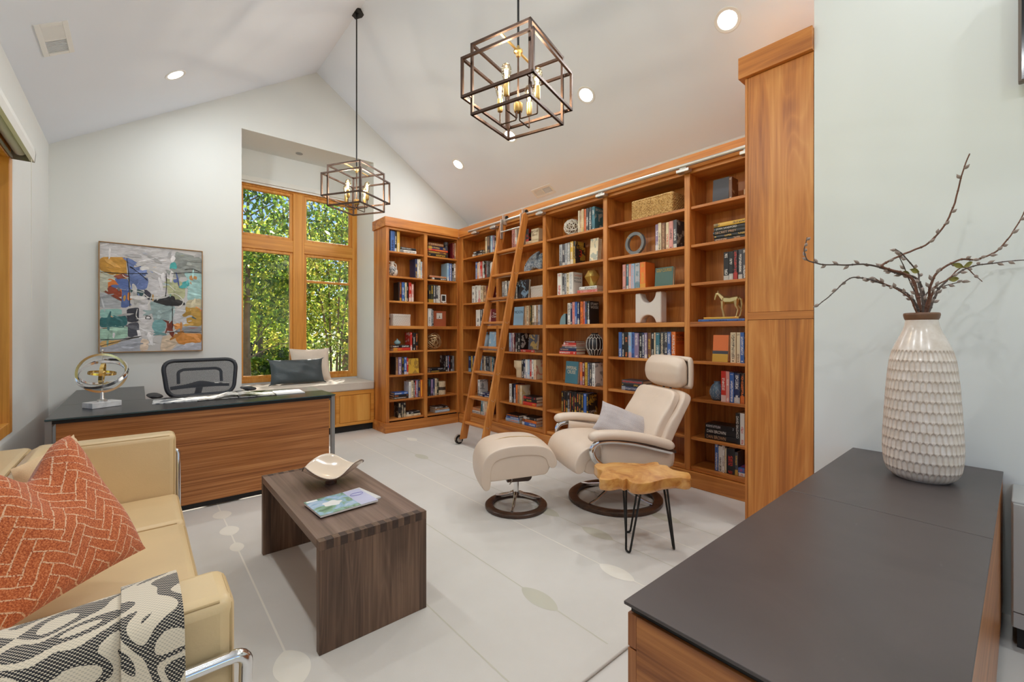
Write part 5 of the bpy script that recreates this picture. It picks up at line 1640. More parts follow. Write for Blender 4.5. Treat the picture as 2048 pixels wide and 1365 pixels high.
b = MB(); b.grid(lambda u, v: ((2*u-1)*.25*(1-.12*v*v), .12-.42*v, .46-.03*max(0, v-.7)*3+.03*(2*u-1)**2), 12, 10); b.build('seat_mesh', mesh_m.m, tc, smooth=60)
b = MB(); b.tube(round_corner([(-.25,.12,.49),(.25,.12,.49),(.22,-.31,.46),(-.22,-.31,.46)], .08, 6, closed=True), .018, 8, closed=True); b.build('seat_frame', frame_m, tc, smooth=60)
for s in (-1, 1):
    b = MB(); b.tube(bez([(s*.26,.02,.44),(s*.34,.0,.55),(s*.35,-.08,.735)]), .018, 8); o = b.build('arm_post', frame_m, tc, smooth=60)
    b = MB()
    def pad(u, v, s=s):
        a = 2*PI*u; t_ = 2*v-1; k = max(0, 1-abs(t_)**5)**.3
        return (s*.352+.047*k*math.cos(a), -.11+.13*t_, .748+.018*k*math.sin(a))
    b.grid(pad, 14, 14, cu=True, caps=True); b.build('arm_pad', plain('black_pad', L(38,38,42), .5), tc, smooth=60)
b = MB(); b.lathe([(.025,.10),(.025,.25),(.035,.26),(.035,.40)], 16, c=(0,-.02,0)); b.build('gas_lift', M['black'], tc, smooth=40)
for k in range(5):
    a = 2*PI*k/5+.3; ca, sa = math.cos(a), math.sin(a)
    b = MB(); b.tube([(ca*.02, sa*.02-.02, .12), (ca*.30, sa*.30-.02, .07)], [.028, .016], 8); o = b.build('base_arm', frame_m, tc, smooth=60)
    b = MB(); b.tube([(ca*.30-sa*.02, sa*.30-.02+ca*.02, .028+RZ_), (ca*.30+sa*.02, sa*.30-.02-ca*.02, .028+RZ_)], .027, 14); b.build('caster', M['black'], o, smooth=40)

# ------------------------------------------------------------------ painting on the back wall
pt = thing('painting', 'square abstract painting in blue, teal, ochre and grey in thin gold frame', 'painting', (.115, YB-.004, 1.615))
PW, PH = .399, .524
b = MB()
for q in ((-PW,-.036,-PH,-PW+.007,0,PH),(PW-.007,-.036,-PH,PW,0,PH),(-PW+.007,-.036,PH-.007,PW-.007,0,PH),(-PW+.007,-.036,-PH,PW-.007,0,-PH+.007)): b.box(*q)
b.build('frame', plain('thin_gold_frame', L(160,120,72), .4, .2), pt, bevel=.001)
b = MB(); b.box(-PW+.007,-.024,-PH+.007,PW-.007,-.002,PH-.007); b.build('canvas', plain('canvas_ground', L(200,198,198), .7, var=.05, vscale=5), pt)
def paint():
    """flat brush shapes in canvas units, 0..1 across and down"""
    sh = [  # colour, points
        ((205,203,206), [(0,0),(.72,0),(.7,.25),(.45,.2),(.25,.12),(0,.16)]),
        ((150,155,152), [(.72,.02),(1,.06),(1,.26),(.68,.27)]),
        ((204,150,60), [(0,.14),(.24,.115),(.25,.33),(.15,.31),(.08,.27),(0,.27)]),
        ((104,124,178), [(.24,.115),(.33,.15),(.42,.24),(.45,.34),(.42,.42),(.28,.41),(.26,.3)]),
        ((196,198,180), [(0,.27),(.08,.28),(.18,.34),(.2,.48),(.06,.47),(0,.45)]),
        ((176,180,186), [(0,.45),(.2,.5),(.2,.6),(0,.6)]),
        ((214,120,48), [(.07,.32),(.16,.35),(.225,.41),(.225,.49),(.15,.5),(.07,.46)]),
        ((148,62,34), [(.07,.40),(.13,.38),(.2,.45),(.19,.5),(.07,.47)]),
        ((86,108,168), [(.12,.32),(.26,.32),(.27,.58),(.19,.6),(.2,.42)]),
        ((222,140,66), [(.25,.44),(.3,.46),(.3,.51),(.25,.53)]),
        ((150,70,44), [(.14,.30),(.2,.27),(.25,.28),(.24,.31),(.15,.33)]),
        ((52,84,90), [(.27,.41),(.4,.43),(.4,.48),(.28,.46)]),
        ((64,62,76), [(.4,.4),(.48,.44),(.48,.52),(.42,.5)]),
        ((210,208,212), [(.45,.27),(.62,.25),(.62,.47),(.5,.48),(.45,.42)]),
        ((186,190,150), [(.62,.28),(.75,.3),(.82,.34),(.82,.48),(.75,.5),(.64,.45)]),
        ((168,208,208), [(.8,.22),(1,.22),(1,.5),(.84,.5),(.86,.3)]),
        ((74,170,170), [(.66,.14),(.72,.12),(.74,.18),(.7,.22),(.66,.2)]),
        ((70,168,172), [(.78,.32),(.86,.3),(.87,.36),(.8,.37)]),
        ((196,140,84), [(.86,.25),(.95,.25),(.95,.29),(.87,.3)]),
        ((92,110,170), [(.69,.3),(.74,.29),(.74,.33),(.7,.33)]),
        ((34,32,36), [(.5,.51),(.63,.48),(.68,.45),(.8,.53),(.76,.56),(.6,.565),(.5,.54)]),
        ((150,172,174), [(.46,.52),(.62,.56),(.72,.56),(.7,.7),(.5,.72)]),
        ((214,212,216), [(.36,.49),(.44,.5),(.45,.62),(.46,.72),(.36,.72)]),
        ((58,58,70), [(.24,.6),(.36,.58),(.36,.72),(.25,.73)]),
        ((44,106,110), [(0,.68),(.24,.66),(.25,.76),(0,.78)]),
        ((150,196,190), [(0,.61),(.2,.6),(.2,.67),(0,.69)]),
        ((166,204,186), [(0,.78),(.26,.76),(.26,.87),(0,.9)]),
        ((74,76,88), [(.25,.74),(.36,.72),(.36,.86),(.25,.87)]),
        ((216,176,112), [(0,.9),(.22,.89),(.1,.95),(0,.96)]),
        ((176,180,192), [(0,.97),(.3,.88),(.45,.86),(.4,1),(0,1)]),
        ((212,210,212), [(.36,.72),(.5,.7),(.52,.86),(.42,.92),(.36,.86)]),
        ((120,168,172), [(.5,.7),(.62,.7),(.62,.8),(.54,.84),(.48,.78)]),
        ((132,54,38), [(.63,.715),(.68,.7),(.7,.74),(.69,.8),(.63,.81)]),
        ((226,150,78), [(.71,.73),(.79,.73),(.79,.8),(.71,.8)]),
        ((206,206,210), [(.7,.6),(.84,.58),(.84,.75),(.7,.72)]),
        ((190,148,62), [(.82,.56),(.92,.52),(1,.6),(1,.76),(.84,.75)]),
        ((200,190,160), [(.84,.5),(1,.47),(1,.58),(.82,.57)]),
        ((140,144,150), [(.78,.77),(1,.76),(1,.82),(.7,.82)]),
        ((204,134,58), [(.7,.83),(1,.83),(1,.92),(.86,.95),(.74,.93)]),
        ((222,200,176), [(.58,.86),(.7,.84),(.74,.94),(.66,1),(.56,1)]),
        ((182,184,196), [(.74,.95),(1,.92),(1,1),(.68,1)]),
        ((228,206,186), [(.38,.87),(.46,.9),(.44,1),(.36,1)])]
    groups = {}
    for i, (c, p) in enumerate(sh): groups.setdefault(c, []).append((i, p))
    k = 0
    rp = random.Random(11)
    for i, (c, p) in enumerate(sh):
        yy = -.0243-.00006*i
        b = MB(); q = round_corner([((x-.5)*2*(PW-.008), (.5-y)*2*(PH-.008), 0) for x, y in p], .03, 3, closed=True)
        b.add([(max(-PW+.008, min(PW-.008, v.x+rp.uniform(-.003,.003))), yy, max(-PH+.008, min(PH-.008, v.y+rp.uniform(-.003,.003)))) for v in q], [tuple(range(len(q)))])
        key = 'paint_%d_%d_%d' % c
        if key not in M:
            m = Mat('brushed_paint'); col = L(*c); v = m.coord('Object', (14, 14, 40), rot=(0, rp.uniform(-.6,.6), 0)); n = m.noise(v, 1.2, 4, .6, .6)
            m.color(m.ramp(n, [(.3, tuple(x*.72 for x in col[:3])+(1,)), (.55, col), (.78, tuple(min(1, x*1.25+.04) for x in col[:3])+(1,))])); m.set(.55); M[key] = m.m
        b.build('brush_patch', M[key], pt)
    def inside(p, x, y):
        c = False
        for (x0, y0), (x1, y1) in zip(p, p[1:]+p[:1]):
            if (y0 > y) != (y1 > y) and x < (x1-x0)*(y-y0)/(y1-y0)+x0: c = not c
        return c
    for q in range(150):                                       # dry overlapping strokes, each a shade off what lies under it
        cx, cy = rp.uniform(.03, .97), rp.uniform(.03, .97)
        own = [c for c, p in sh if inside(p, cx, cy)]
        c = own[-1] if own else (200,198,198)
        if rp.random() < .25: c = rp.choice(sh)[0]; sc = .5
        else: sc = 1
        key = 'stroke_%d_%d_%d_%d' % (c+(q % 3,))
        if key not in M: M[key] = plain('brushed_paint', tuple(min(1, x*(.72, 1.18, .92)[q % 3]+(.0, .05, .02)[q % 3]) for x in L(*c)[:3])+(1,), .55, var=.18, vscale=25)
        a = rp.choice([0, 1.57, .4, -.5])+rp.uniform(-.3, .3); l, w = rp.uniform(.03, .085)*sc, rp.uniform(.006, .02)*sc; ca, sa = math.cos(a), math.sin(a)
        pts = []
        for k in range(12):
            t = 2*PI*k/12; u, v = l*math.cos(t)*rp.uniform(.8, 1.1), w*math.sin(t)*rp.uniform(.7, 1.3)
            pts.append((max(-PW+.009, min(PW-.009, (cx-.5)*2*PW+u*ca-v*sa)), -.0270-.000004*q, max(-PH+.009, min(PH-.009, (.5-cy)*2*PH+u*sa+v*ca))))
        b = MB(); b.add(pts, [tuple(range(12))]); b.build('brush_stroke', M[key], pt)
    _ns0 = random.Random(4)
    for col, r, lines in ((M['dark'], .0034, [[(.24,.12),(.26,.3),(.27,.58)],[(0,.27),(.2,.27),(.44,.255)],[(.29,.21),(.36,.26),(.44,.32)],[(.68,.24),(.85,.22),(1,.21)],[(.82,.19),(.9,.18),(.98,.2)],
                         [(.625,.24),(.63,.35),(.62,.47)],[(.69,.53),(.69,.65),(.69,.79)],[(0,.89),(.2,.885),(.38,.86)],[(0,.95),(.15,.91),(.36,.865)],[(.63,.82),(.8,.82),(1,.825)],[(.42,.66),(.46,.67),(.47,.69),(.42,.69),(.43,.67)]]),
                        (M['white_paint'], .0030, [[(.4,.45),(.46,.49),(.55,.485),(.62,.45)],[(.62,.45),(.72,.44),(.8,.5),(.78,.56),(.7,.6)],[(.34,.6),(.33,.67),(.37,.71)],[(.28,.415),(.33,.43),(.4,.44)],[(.66,.36),(.72,.41)],[(.48,.46),(.46,.52),(.44,.56)],[(.2,.28),(.22,.3),(.26,.31)],[(.63,.815),(.7,.812),(.73,.79)]])):
        for l in lines:
            b = MB(); b.tube(bez([((x-.5)*2*(PW-.012), -.0280, (.5-y)*2*(PH-.012)) for x, y in l], 6), [r*(.55+.6*_ns0.random()) for _ in range(6*(len(l)-1)+1)], 6, flat=.2)
            b.build('brush_line', col, pt, smooth=60)
paint()
# ------------------------------------------------------------------ sofa: leather blocks in a chrome tube frame
sofa = thing('sofa', 'cream leather sofa with chrome tube frame along the left wall', 'sofa', (-.2, 2.15, RZ_))
SX0, SX1, SY0, SY1 = -.575, .165, 1.135, 3.32         # outer faces
AT, ST = .70-RZ_, .365-RZ_                            # arm height, seat height
def sblock(name, x0, y0, z0, x1, y1, z1, r=.03, pipe=True):
    ox, oy = -.2, 2.15
    b = MB(); b.box(x0-ox, y0-oy, z0, x1-ox, y1-oy, z1)
    o = b.build(name, sofa_l, sofa, bevel=r, seg=4, smooth=60)
    if pipe:
        e = r*.32
        for xx in (x1-e,):
            p = MB(); p.tube(round_corner([(xx-ox,y0+e-oy,z0+e),(xx-ox,y1-e-oy,z0+e),(xx-ox,y1-e-oy,z1-e),(xx-ox,y0+e-oy,z1-e)], r*1.2, 5, closed=True), .0038, 6, closed=True)
            p.build('piping', piping, o, smooth=60)
        for yy in (y0+e, y1-e):
            p = MB(); p.tube([(x0+r-ox, yy-oy, z1-e), (x1-r-ox, yy-oy, z1-e)], .0034, 6); p.build('piping', piping, o, smooth=60)
    return o
sblock('arm', SX0+.17, SY1-.15, .125, SX1, SY1, AT)
sblock('arm', SX0+.17, SY0, .125, SX1, SY0+.17, AT)
sblock('back', SX0, SY0, .125, SX0+.165, SY1, AT-.005)
yc = [SY1-.153, 2.66, 1.98, SY0+.173]
for a, c in zip(yc[1:], yc[:-1]):
    sblock('seat_cushion', SX0+.17, a+.002, .235, SX1+.012, c-.002, ST, .035)
    sblock('seat_base', SX0+.17, a+.002, .115, SX1-.005, c-.002, .233, .02, False)
for k, (a, c) in enumerate(zip(yc[1:], yc[:-1])):
    b = MB(); b.box(SX0+.168+.2, a+.004-2.15, ST, SX0+.245+.2, c-.004-2.15, AT+.02); o = b.build('back_cushion', sofa_l, sofa, bevel=.045, seg=5, smooth=60)
for yo, yl in ((SY1+.016, 1), (SY0-.016, -1)):
    b = MB(); y_ = yo-2.15
    b.tube(round_corner([(SX1+.017+.2, y_-yl*.03, .0), (SX1+.017+.2, y_-yl*.03, .30), (SX1+.017+.2, y_-yl*.012, .5), (SX1+.017+.2, y_, .56), (SX1-.05+.2, y_, .56), (SX0+.2-.016, y_, .56), (SX0+.2-.016, y_, 0)], .05, 6), .0135, 12)
    b.build('side_frame', M['chrome'], sofa, smooth=60)
b = MB()
for z, x in ((.10, SX1+.003+.2), (.56, SX0-.016+.2), (.10, SX0-.003+.2)):
    b.tube([(x, SY0-.016-2.15, z), (x, SY1+.016-2.15, z)], .0115 if z < .5 else .0135, 10)
b.build('long_rails', M['chrome'], sofa, smooth=60)['kind'] = 'stuff'

# throw pillows
her = Mat('rust_herringbone'); nt = her.nt
tcn = her.node('ShaderNodeTexCoord'); mpn = her.node('ShaderNodeMapping'); mpn.inputs['Rotation'].default_value = (0, 0, .62); mpn.inputs['Scale'].default_value = (34, 34, 34); mpn.inputs['Location'].default_value = (40, 40, 0)
wob = her.node('ShaderNodeTexNoise'); wob.inputs['Scale'].default_value = 22; her.ln(tcn.outputs['Object'], wob.inputs['Vector'])
her.ln(tcn.outputs['Object'], mpn.inputs[0]); vm = her.node('ShaderNodeVectorMath', operation='MULTIPLY_ADD')
her.ln(wob.outputs['Color'], vm.inputs[0]); vm.inputs[1].default_value = (.45, .45, 0); her.ln(mpn.outputs[0], vm.inputs[2])
sp = her.node('ShaderNodeSeparateXYZ'); her.ln(vm.outputs[0], sp.inputs[0])
X_, Y_ = E(nt, sp.outputs[0]), E(nt, sp.outputs[1]); LN = 3.0; ew = .062
i_, j_ = X_.floor(), Y_.floor(); fx, fy = X_-i_, Y_-j_
pm_ = (i_-j_).mod(2*LN); hz = pm_.lt(LN-.5)
endx = (fx+pm_).lt(ew).max((fx+pm_).gt(LN-ew)); horiz = fy.lt(ew).max(fy.gt(1-ew)).max(endx)
qi = (2*LN-1)-pm_; endy = (fy+qi).lt(ew).max((fy+qi).gt(LN-ew)); vert = fx.lt(ew).max(fx.gt(1-ew)).max(endy)
line = hz*horiz + (1.0-hz)*vert
fleck = E(nt, her.noise(her.coord('Object'), 260, 2))
base = her.ramp(fleck.s, [(.32, L(146,66,32)), (.5, L(192,98,50)), (.7, L(216,136,88))])
her.color(her.mix(line*(fleck.gt(.43))*.9, base, L(230,190,154))); her.set(.9, sheen=.2)
her.bump(fleck*.6+line*.6, .5, .003)
beige_c = cloth('sand_linen', L(222,190,148), .06, 300)
pillow('throw_pillow', 'rust orange herringbone throw pillow with a dented top on the sofa', .50, .47, .17, her.m,
       (-.191, 2.266, .907), (.013, 2.093, .505), (-.370, 1.965, .80), n=34, pinch=.035, dent=.115, seed=5)
pillow('throw_pillow', 'plain sand linen throw pillow behind the rust herringbone pillow', .45, .44, .11, beige_c,
       (-.215, 2.70, .835), (-.115, 2.70, .40), (-.345, 2.30, .867), n=26, pinch=.05, seed=8)

# woven throw over the near arm
thr = Mat('black_cream_throw'); nt = thr.nt
v = thr.coord('Object', (10, 10, 10)); n1 = E(nt, thr.noise(v, 1.0, 0.0, .4, .5))
bandm = ((n1*5.0).fract()-.5).abs().lt(.25)
w1 = (E(nt, thr.noise(thr.coord('Object', (330, 330, 330)), 1, 1))).gt(.56)
wv = thr.coord('Object', (230, 230, 230)); sp = thr.node('ShaderNodeSeparateXYZ'); thr.ln(wv, sp.inputs[0])
xx_, yy_, zz_ = E(nt, sp.outputs[0]), E(nt, sp.outputs[1]), E(nt, sp.outputs[2])
rowp = (yy_+zz_).floor().mod(2.0)*.5
stitch = ((xx_*.6+rowp).fract()-.5).abs().lt(.24)*(((yy_+zz_).fract()-.5).abs().lt(.28))
mask = bandm*(1.0-stitch*.95) + (1.0-bandm)*stitch*.28
thr.color(thr.mix(mask, L(226,212,190), L(44,42,44))); thr.set(.95, sheen=.2); thr.bump(stitch*.7+n1*.3, .5, .003)
throw = thing('throw_blanket', 'black and cream woven throw draped over the near arm of the sofa', 'blanket', (-.2, 1.2, 0))
def drape(name, x0, x1, off, drop, seed, slant=0.0):
    rp = random.Random(seed); b = MB()
    yi, yo = SY0+.17+.012+off, SY0-.034-off; zt = .70+.008+off
    path = [(yi+.012, .47), (yi+.005, .62), (yi-.008, zt-.025), (yi-.045, zt), (SY0+.085, zt+.006), (yo+.045, zt), (yo+.010, zt-.03), (yo, .60), (yo-.004, .50), (yo-.006, .35), (yo-.012, drop)]
    sm = bez([(0, y, z) for y, z in path], 5); m_ = len(sm)-1
    def fn(u, v):
        f = v*m_; i = min(int(f), m_-1); p = sm[i].lerp(sm[i+1], f-i)
        x = x0+(x1-x0)*u+slant*(v-.4)
        rip = .006*math.sin(x*26+seed)*max(0, v-.45)*2+.004*math.sin(x*11+v*7+seed)
        return (x+.2, p.y-1.2-abs(rip)*(v > .45), p.z+.004*math.sin(x*17+seed)*(.25 < v < .6)+.003)
    b.grid(fn, 44, 46)
    o = b.build(name, thr.m, throw, smooth=179)
    s = o.modifiers.new('thick', 'SOLIDIFY'); s.thickness = .007; s.offset = 1
    return o
drape('lower_layer', -.50, -.005, 0, .18, 2, -.01)
drape('folded_layer', -.028, .068, .012, .14, 6, .012)

# ------------------------------------------------------------------ coffee table
ct_ = thing('coffee_table', 'dark stained oak waterfall coffee table with box joints on the rug', 'table', (.773, 2.315, RZ_))
TX, TY, TT = .236, .526, .036; th_ = .46-RZ_
b = MB(); b.box(-TX, -TY+TT, th_-TT, TX, TY-TT, th_); b.build('top', M['dark_oakY'], ct_, bevel=.0015)
for s in (-1, 1):
    b = MB(); b.box(-TX, min(s*TY, s*(TY-TT)), 0, TX, max(s*TY, s*(TY-TT)), th_-TT); b.build('leg_panel', M['dark_oakZ'], ct_, bevel=.0015)
    N_ = 17; w = 2*TX/N_
    for i in range(N_):
        b = MB(); x0 = -TX+i*w
        b.box(x0+.0003, min(s*TY, s*(TY-TT)), th_-TT+.0002, x0+w-.0003, max(s*TY, s*(TY-TT)), th_)
        b.build('finger_joint', M['dark_oak_end'] if i % 2 else M['dark_oakZ'], ct_)

bowl = thing('bowl', 'shallow cream ceramic bowl with wavy rim on the coffee table', 'bowl', (.800, 2.46, .4606))
def bowlf(u, v, d=0):
    a = 2*PI*u; r = .155*v*(1+.10*math.cos(3*a+.5)*v); z = .018+.075*v*v+.028*v**3*math.cos(3*a+2.2)
    return (r*math.cos(a), r*math.sin(a), z)
b = MB(); b.grid(bowlf, 72, 18, cu=True); o = b.build('dish', plain('glossy_cream_glaze', L(226,208,186), .12, coat=.5, var=.02), bowl, smooth=179)
s_ = o.modifiers.new('thick', 'SOLIDIFY'); s_.thickness = .006; s_.offset = -1
b = MB(); b.tube([bowlf(i/72, 1.0) for i in range(72)], .0022, 6, closed=True); b.build('rim_line', plain('brown_rim', L(96,72,58), .3), bowl, smooth=60)
b = MB(); b.lathe([(.03,0),(.028,.018),(.05,.024)], 28, capt=False); b.build('foot', plain('brown_foot', L(86,58,44), .4), bowl, smooth=50)

cover_m = Mat('garden_cover'); v = cover_m.coord('Object', (16, 16, 16))
n1 = cover_m.noise(v, 1.0, 3, .55, .8)
cover_m.color(cover_m.ramp(n1, [(.32, L(92,126,104)), (.44, L(140,176,150)), (.52, L(150,184,212)), (.64, L(186,206,226)), (.76, L(236,236,236))])); cover_m.set(.2, coat=.4)
mg = thing('magazine', 'glossy garden magazine with blue and green cover on the coffee table', 'magazine', (.735, 2.115, .4607), .06)
lil = plain('lilac_cover', L(196,198,224), .2, coat=.4, var=.06, vscale=10)
b = MB(); b.box(-.135,-.105,0,.135,.105,.008); b.build('pages', paper, mg)
b = MB(); b.box(-.1355,-.1055,.0081,.05,.1055,.009); b.build('cover_picture', cover_m.m, mg)
b = MB(); b.box(.05,-.1055,.0081,.1355,.1055,.009); b.build('cover_band', lil, mg)
b = MB(); b.tube([(.092+.032*math.cos(a), .035+.018*math.sin(a), .0093) for a in [2*PI*i/20 for i in range(20)]], .0018, 5, closed=True, flat=.3); b.build('ring_mark', plain('violet_ink', L(120,108,176), .4), mg, smooth=60)
b = MB()
for i in range(22):
    a = 2*PI*i/22
def blossom(u, v): a = 2*PI*u; r = (.042+.006*math.cos(5*a))*v; return (-.04+r*math.cos(a), .005+r*.8*math.sin(a), .0093+.0004*(1-v))
b.grid(blossom, 30, 2, cu=True); b.build('white_bloom', paper, mg, smooth=60)
b = MB(); b.box(-.128,.082,.0091,-.078,.100,.0096); b.build('address_sticker', M['white_paint'], mg)
m2 = thing('magazine', 'second magazine with yellow strip under the garden magazine', 'magazine', (.765, 2.148, .4603), .16)
mg.location.z = .4607+.0075
b = MB(); b.box(-.135,-.10,0,.135,.10,.006); b.build('pages', paper, m2)
b = MB(); b.box(-.135,-.10,.0061,.135,.10,.0068); b.build('cover', plain('pale_grey_cover', L(214,214,212), .25, var=.05), m2)
b = MB(); b.box(.03,.062,.0069,.10,.08,.0072); b.build('yellow_strip', plain('yellow_ink', L(226,204,60), .35), m2)

# ------------------------------------------------------------------ recliner and its ottoman
def shell(prof, hw, n=26, p=9, dome=0.0):
    """closed outline in x,z swept across y, rounded at both sides"""
    P = round_corner([(x, 0, z) for x, z in prof], .02, 3, closed=True); m_ = len(P)
    cx = sum(q.x for q in P)/m_; cz = sum(q.z for q in P)/m_
    b = MB()
    def fn(u, v):
        q = P[int(round(u*m_)) % m_]; s = math.sin(PI/2*(2*v-1)); s2 = max(-.9995, min(.9995, s)); k = (1-abs(s2)**p)**(1/p)
        return (cx+(q.x-cx)*k, s*hw, cz+(q.z-cz)*k+dome*(1-s*s)*(1 if q.z > cz else 0))
    b.grid(fn, m_, n, cu=True, caps=True)
    return b
def leather_part(name, prof, hw, parent, m=None, **k):
    o = shell(prof, hw, **k).build(name, m or chair_l, parent, smooth=179)
    s = o.modifiers.new('soft', 'SUBSURF'); s.levels = 1; s.render_levels = 1
    return o
def slab(mid, th, hw, n=26, p=22, dome=0.0):
    """padded sheet following a curve in x,z, with rounded rims"""
    P = [q for q in bez([(x, 0, z) for x, z in mid], 4)]; m_ = len(P)
    loop = []
    N_ = []
    for i, q in enumerate(P):
        t = (P[min(i+1, m_-1)]-P[max(i-1, 0)]).normalized(); N_.append(Vector((-t.z, 0, t.x)))
    ed = [min(1, (min(i, m_-1-i)+.35)/3.0)**.5 for i in range(m_)]
    side = [(P[i], N_[i], 1, ed[i]) for i in range(m_)]+[(P[i], N_[i], -1, ed[i]) for i in range(m_-1, -1, -1)]
    b = MB(); L_ = len(side)
    def fn(u, v):
        q, nn, sg, e = side[int(round(u*L_)) % L_]; s = max(-.9995, min(.9995, math.sin(PI/2*(2*v-1)))); k = (1-abs(s)**p)**(1/p)
        w = q+nn*(sg*th/2*e*k+dome*(1-s*s)*(1 if sg > 0 else .4))
        return (w.x, s*hw, w.z)
    b.grid(fn, L_, n, cu=True)
    for r0, fl in ((0, 1), (L_*n, -1)):                         # close the two side edges
        b.add([], []); nv = len(b.v)
        for i in range(m_-1):
            b.f.append((r0+i, r0+i+1, r0+L_-2-i, r0+L_-1-i)[::fl]); b.mi.append(0)
    return b
def slab_part(name, mid, th, hw, parent, **k):
    o = slab(mid, th, hw, **k).build(name, chair_l, parent, smooth=179, fix=True)
    s = o.modifiers.new('soft', 'SUBSURF'); s.levels = 1; s.render_levels = 1
    return o
def ring_base(parent, R, r, h):
    b = MB()
    def fn(u, v):
        a = 2*PI*u; pr = [(r,.002),(R-.006,0),(R,.006),(R,h-.010),(R-.012,h),(r+.012,h),(r,h-.010),(r-.001,.006)]; q = pr[int(v*8+.5) % 8]
        return (q[0]*math.cos(a), q[0]*math.sin(a), q[1])
    b.grid(fn, 72, 8, cu=True, cv=True); b.build('ring_base', M['dark_ring'], parent, smooth=40)
def spokes(parent, R, h, hub_h, n, a0, m):
    for k in range(n):
        a = a0+2*PI*k/n; c, s = math.cos(a), math.sin(a)
        b = MB(); b.tube(bez([(c*R, s*R, h+.006), (c*R*.72, s*R*.72, h+.018), (c*R*.3, s*R*.3, hub_h*.8), (c*.02, s*.02, hub_h)], 6), [.012]*6+[.014]*7+[.018]*6, 10, flat=.75)
        b.build('base_arm', m, parent, smooth=60)

rc = thing('recliner', 'blush cream leather swivel recliner with headrest and dark ring base', 'armchair', (2.765, 2.03, RZ_), math.atan2(.44, -.90))
ring_base(rc, .350, .285, .036)
spokes(rc, .315, .036, .115, 4, .5, M['chrome'])
b = MB(); b.lathe([(.028,.085),(.03,.12),(.024,.125),(.024,.26)], 20); b.build('column', M['chrome'], rc, smooth=40)
b = MB(); b.box(-.16,-.13,.245,.14,.13,.275); b.box(-.24,-.12,.26,-.10,.12,.36); b.build('mechanism', M['dark'], rc, bevel=.01)
leather_part('seat_base', [(-.25,.27),(.22,.28),(.36,.303),(.392,.345),(.392,.372),(.358,.417),(.278,.442),(.12,.44),(-.1,.417),(-.25,.41)], .279, rc, p=40)
slab_part('seat', [(.392,.315),(.402,.34),(.400,.375),(.365,.425),(.28,.450),(.12,.448),(-.1,.425),(-.26,.42)][::-1], .085, .285, rc, dome=.012)
for s in (-1, 1):
    b = MB()
    def pan(u, v, s=s):
        x = -.30+.60*u; x = -.30+.56*u; zt_ = .452+.098*u; zb = .26+.06*(2*u-1)**2
        return (x, s*(.285+.02*math.sin(PI*v)), zb+(zt_-zb)*v)
    b.grid(pan, 14, 8); o = b.build('side_panel', chair_l, rc, smooth=179)
    q = o.modifiers.new('thick', 'SOLIDIFY'); q.thickness = .022; q.offset = 0
# back: cushion and the padded shell behind it
def along(t, n):                                   # point on the reclined back, t up, n forward of it
    x = -.235-.235*t-.02*t*t; z = .41+.46*t
    return (x+n*.90, z+n*.42)
def bcurve(front, back, t0=0.0, t1=1.0):
    ts = [t0+(t1-t0)*i/6 for i in range(7)]
    f = [along(t, front+.018*math.sin(PI*min(1, t*1.6))) for t in ts]; r = [along(t, back) for t in ts]
    return f+r[::-1]
leather_part('backrest', bcurve(.105, .04, 0, .86), .262, rc, p=7)
leather_part('back_shell', bcurve(.045, -.03, .0, .90), .292, rc, p=8)
for s in (-1, 1):
    b = MB(); b.tube([(-.440, s*.045, .74), (-.47, s*.045, .95)], .0085, 10); b.build('headrest_post', M['black'], rc, smooth=40)
hd = leather_part('headrest', [(-.50,.855),(-.44,.838),(-.385,.875),(-.368,.95),(-.378,1.03),(-.42,1.088),(-.47,1.092),(-.50,1.03)], .232, rc, p=4)
b = MB()
def bol(u, v):
    a = PI*(1.15*u-.08); t_ = 2*v-1
    k = (1-abs(t_)**6)**(1/6) if abs(t_) < .999 else 0
    return (-.472-.055*math.sin(a)*k-.01, (.250)*math.cos(a)*(1-.02*t_*t_), .966+.108*t_)
b.grid(bol, 22, 10); o = b.build('headrest_shell', chair_l, rc, smooth=179); q = o.modifiers.new('thick', 'SOLIDIFY'); q.thickness = .03; q.offset = 0
for s in (-1, 1):
    ap = bez([(.36,s*.335,.548),(.31,s*.335,.574),(.16,s*.340,.572),(-.03,s*.345,.540),(-.20,s*.345,.492),(-.27,s*.345,.466)], 6); m_ = len(ap)
    b = MB(); rad = [.010+.025*min(1, (min(i, m_-1-i)/4.0))**.6 for i in range(m_)]
    b.tube(ap, rad, 14, flat=1.35); o = b.build('arm_pad', chair_l, rc, smooth=179); o.modifiers.new('soft', 'SUBSURF').render_levels = 1
    b = MB(); b.tube(bez([(-.26,s*.345,.432),(-.17,s*.345,.456),(.03,s*.343,.508),(.20,s*.34,.532),(.305,s*.338,.524),(.342,s*.336,.478),(.315,s*.325,.408),(.22,s*.30,.335),(.10,s*.20,.285)], 6), .021, 8, flat=.7)
    b.build('arm_frame', M['chrome'], rc, smooth=60)
    b = MB(); b.tube(bez([(-.285,s*.352,.432),(-.17,s*.354,.462),(.03,s*.352,.518),(.20,s*.348,.542),(.30,s*.344,.536)], 5), .011, 6, flat=.8)
    b.build('arm_rail', M['dark_ring'], rc, smooth=60)

